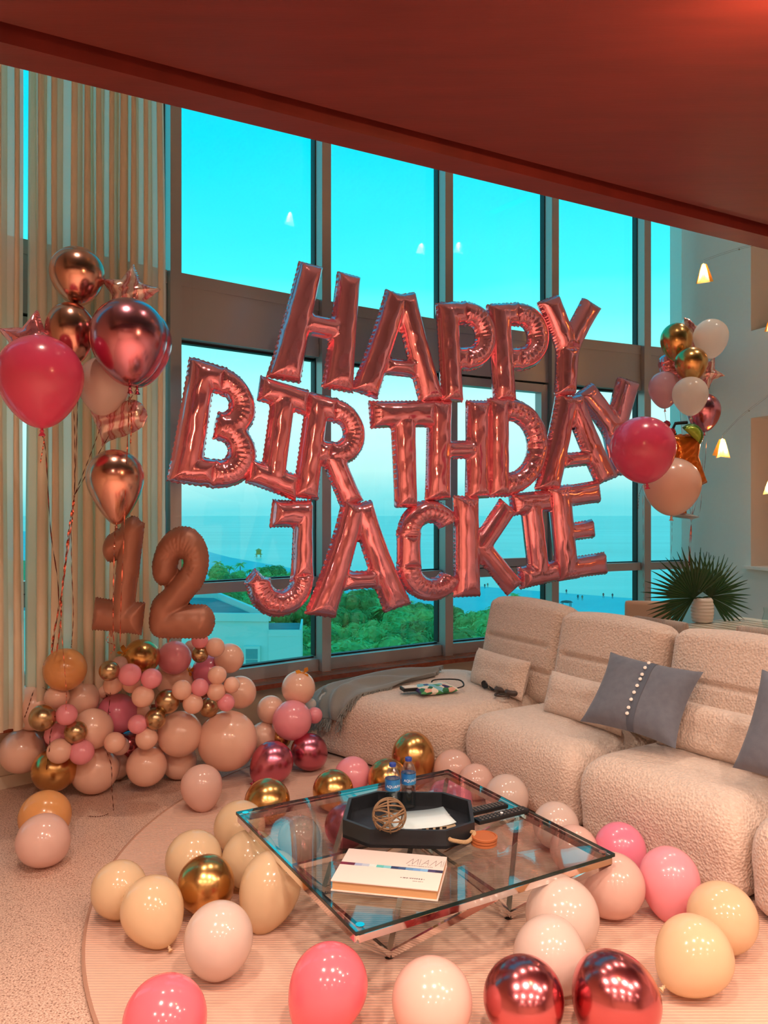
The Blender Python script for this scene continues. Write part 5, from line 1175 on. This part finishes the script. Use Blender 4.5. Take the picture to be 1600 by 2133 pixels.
# potted shrub in the lower niche
pb = R0+rd*1.05+rn*.14+Z*1.0755; pp = empty('potted_plant', pb, 'leafy plant standing in the lower wall niche at the right edge', 'plant')
G().lathe([(.05,0),(.065,.02),(.075,.1),(.07,.1),(.06,.03)], pb, 20).build('pot', M_vs, pp)
M_lf = mat('plant_leaf', (92,84,52), .5, 0, var=(14, .25, (128,112,74)), trans=.15, tcol=(120,120,60)); rr = random.Random(12)
for k in range(11):
    a = rr.uniform(0, 6.28); dv = Vector((math.cos(a), math.sin(a), 0)); sp_ = rr.uniform(.05,.2); hgt = rr.uniform(.12,.52); st = smoothline([pb+Z*.08, pb+dv*sp_*.4+Z*(.08+hgt*.6), pb+dv*sp_+Z*(.08+hgt)], 10)
    s_ = G().tube(st, .0025, 5).build('stem', M_lf, pp)
    for q in range(5):
        p = st[3+q if 3+q < len(st) else -1]; b = Vector((rr.gauss(0,1), rr.gauss(0,1), rr.uniform(-.6,.6))).normalized(); sd = b.cross(Z).normalized(); L = rr.uniform(.06,.1); rows = []
        for i in range(6):
            t = i/5; w = .02*math.sin(math.pi*min(1, t*.95+.05))+.001; cpt = p+b*L*t-Z*.03*t*t; rows.append([cpt-sd*w+Z*w*.4, cpt, cpt+sd*w+Z*w*.4])
        G().grid(rows).build('leaf', M_lf, s_, ang=180)
# ---------------------------------------------------------------- cable lamps of the tall space
M_shd = mat('lamp_paper', (255,196,110), .6, 0, trans=.75, tcol=(255,190,90))
M_blb = emis('lamp_bulb', (1,.78,.45), 25)
def cable_lamp(c, label, energy, size=.14, seed=0, shade=True):
    rr = random.Random(seed); r = empty('cable_lamp', c, label, 'lamp', 'paper lamps on wires'); s = size
    if shade:
        for k in range(3):
            a0 = k*2.1+rr.uniform(-.3,.3); a1 = a0+2.3; tp = .16*s; bt = .52*s; zt_, zb = .45*s, -.5*s
            P0 = c+Vector((tp*math.cos(a0), tp*math.sin(a0), zt_)); P1 = c+Vector((tp*math.cos(a1), tp*math.sin(a1), zt_)); Q0 = c+Vector((bt*math.cos(a0), bt*math.sin(a0), zb*rr.uniform(.8,1.15))); Q1 = c+Vector((bt*math.cos(a1), bt*math.sin(a1), zb*rr.uniform(.8,1.15)))
            G().add([P0, P1, Q1, Q0], [(0,1,2,3)]).build('shade_sheet', M_shd, r, smooth=False)
    G().lathe([(.001,-.03*s/.14),(.012*s/.14,-.015*s/.14),(.012*s/.14,.015*s/.14),(.001,.03*s/.14)], c+Z*.28*s, 12, capb=False, capt=False).build('bulb', M_blb, r)
    G().tube([c+Z*.45*s, c+Z*.62*s], .004, 6).build('socket', M_ring, r)
    l = bpy.data.lights.new('cable_lamp', 'POINT'); l.energy = energy; l.color = (1,.80,.64); l.shadow_soft_size = .02
    lo = bpy.data.objects.new('lamp', l); COL.objects.link(lo); lo.parent = r; lo.location = (0, 0, .02*s)
    return r
L1 = at(1466,567,6.1); L2 = at(1505,932,5.9); L3 = at(1607,1012,6.0); L4 = at(1609,672,6.2)
cable_lamp(L1, 'glowing folded paper lamp below the soffit edge at the right', 6.0, .14, 1); cable_lamp(L2, 'glowing folded paper lamp beside the right bouquet', 6.0, .14, 2)
cable_lamp(L3, 'folded paper lamp cut by the edge at the lower niche', 6.0, .13, 3); cable_lamp(L4, 'folded paper lamp cut by the edge at the upper niche', 6.0, .13, 4)
M_wire = mat('steel_wire', (150,140,132), .35, .8)
for pts, lab in [([L1+Z*.085, at(1512,528,6.0), at(1562,514,5.9), at(1640,500,5.7), at(1900,470,5.4)], 'thin wire pair carrying the upper paper lamp'), ([L2+Z*.085, at(1545,868,5.85), at(1600,826,5.75), at(1700,745,5.6)], 'thin wire carrying the lower paper lamp')]:
    r = empty('lamp_wire', pts[0], lab, 'wire'); P = smoothline(pts, 20)
    for o_ in (0, .012): G().tube([p+Z*o_ for p in P], .0012, 5).build('strand', M_wire, r)
    G().lathe([(.001,-.008),(.008,0),(.001,.008)], P[8], 8, capb=False, capt=False).build('bead', M_wire, r)
# unseen extra lamps and wire, added to light curtain, frames and letters
for k, (x, y) in enumerate([(-1.2,3.0),(.3,3.7),(1.9,4.6),(3.2,5.2)]):
    cable_lamp(Vector((x, y, 4.75)), 'unseen paper lamp added high above the soffit edge as fill light', HIGH_FILL_W, .14, 20+k)
for a, b in (((-2.3,2.5,4.86),(3.4,5.35,4.86)),): tag(G().tube([a, b], .0015, 5).build('lamp_wire', M_wire), 'unseen long wire of the added fill lamps high by the windows', 'wire')
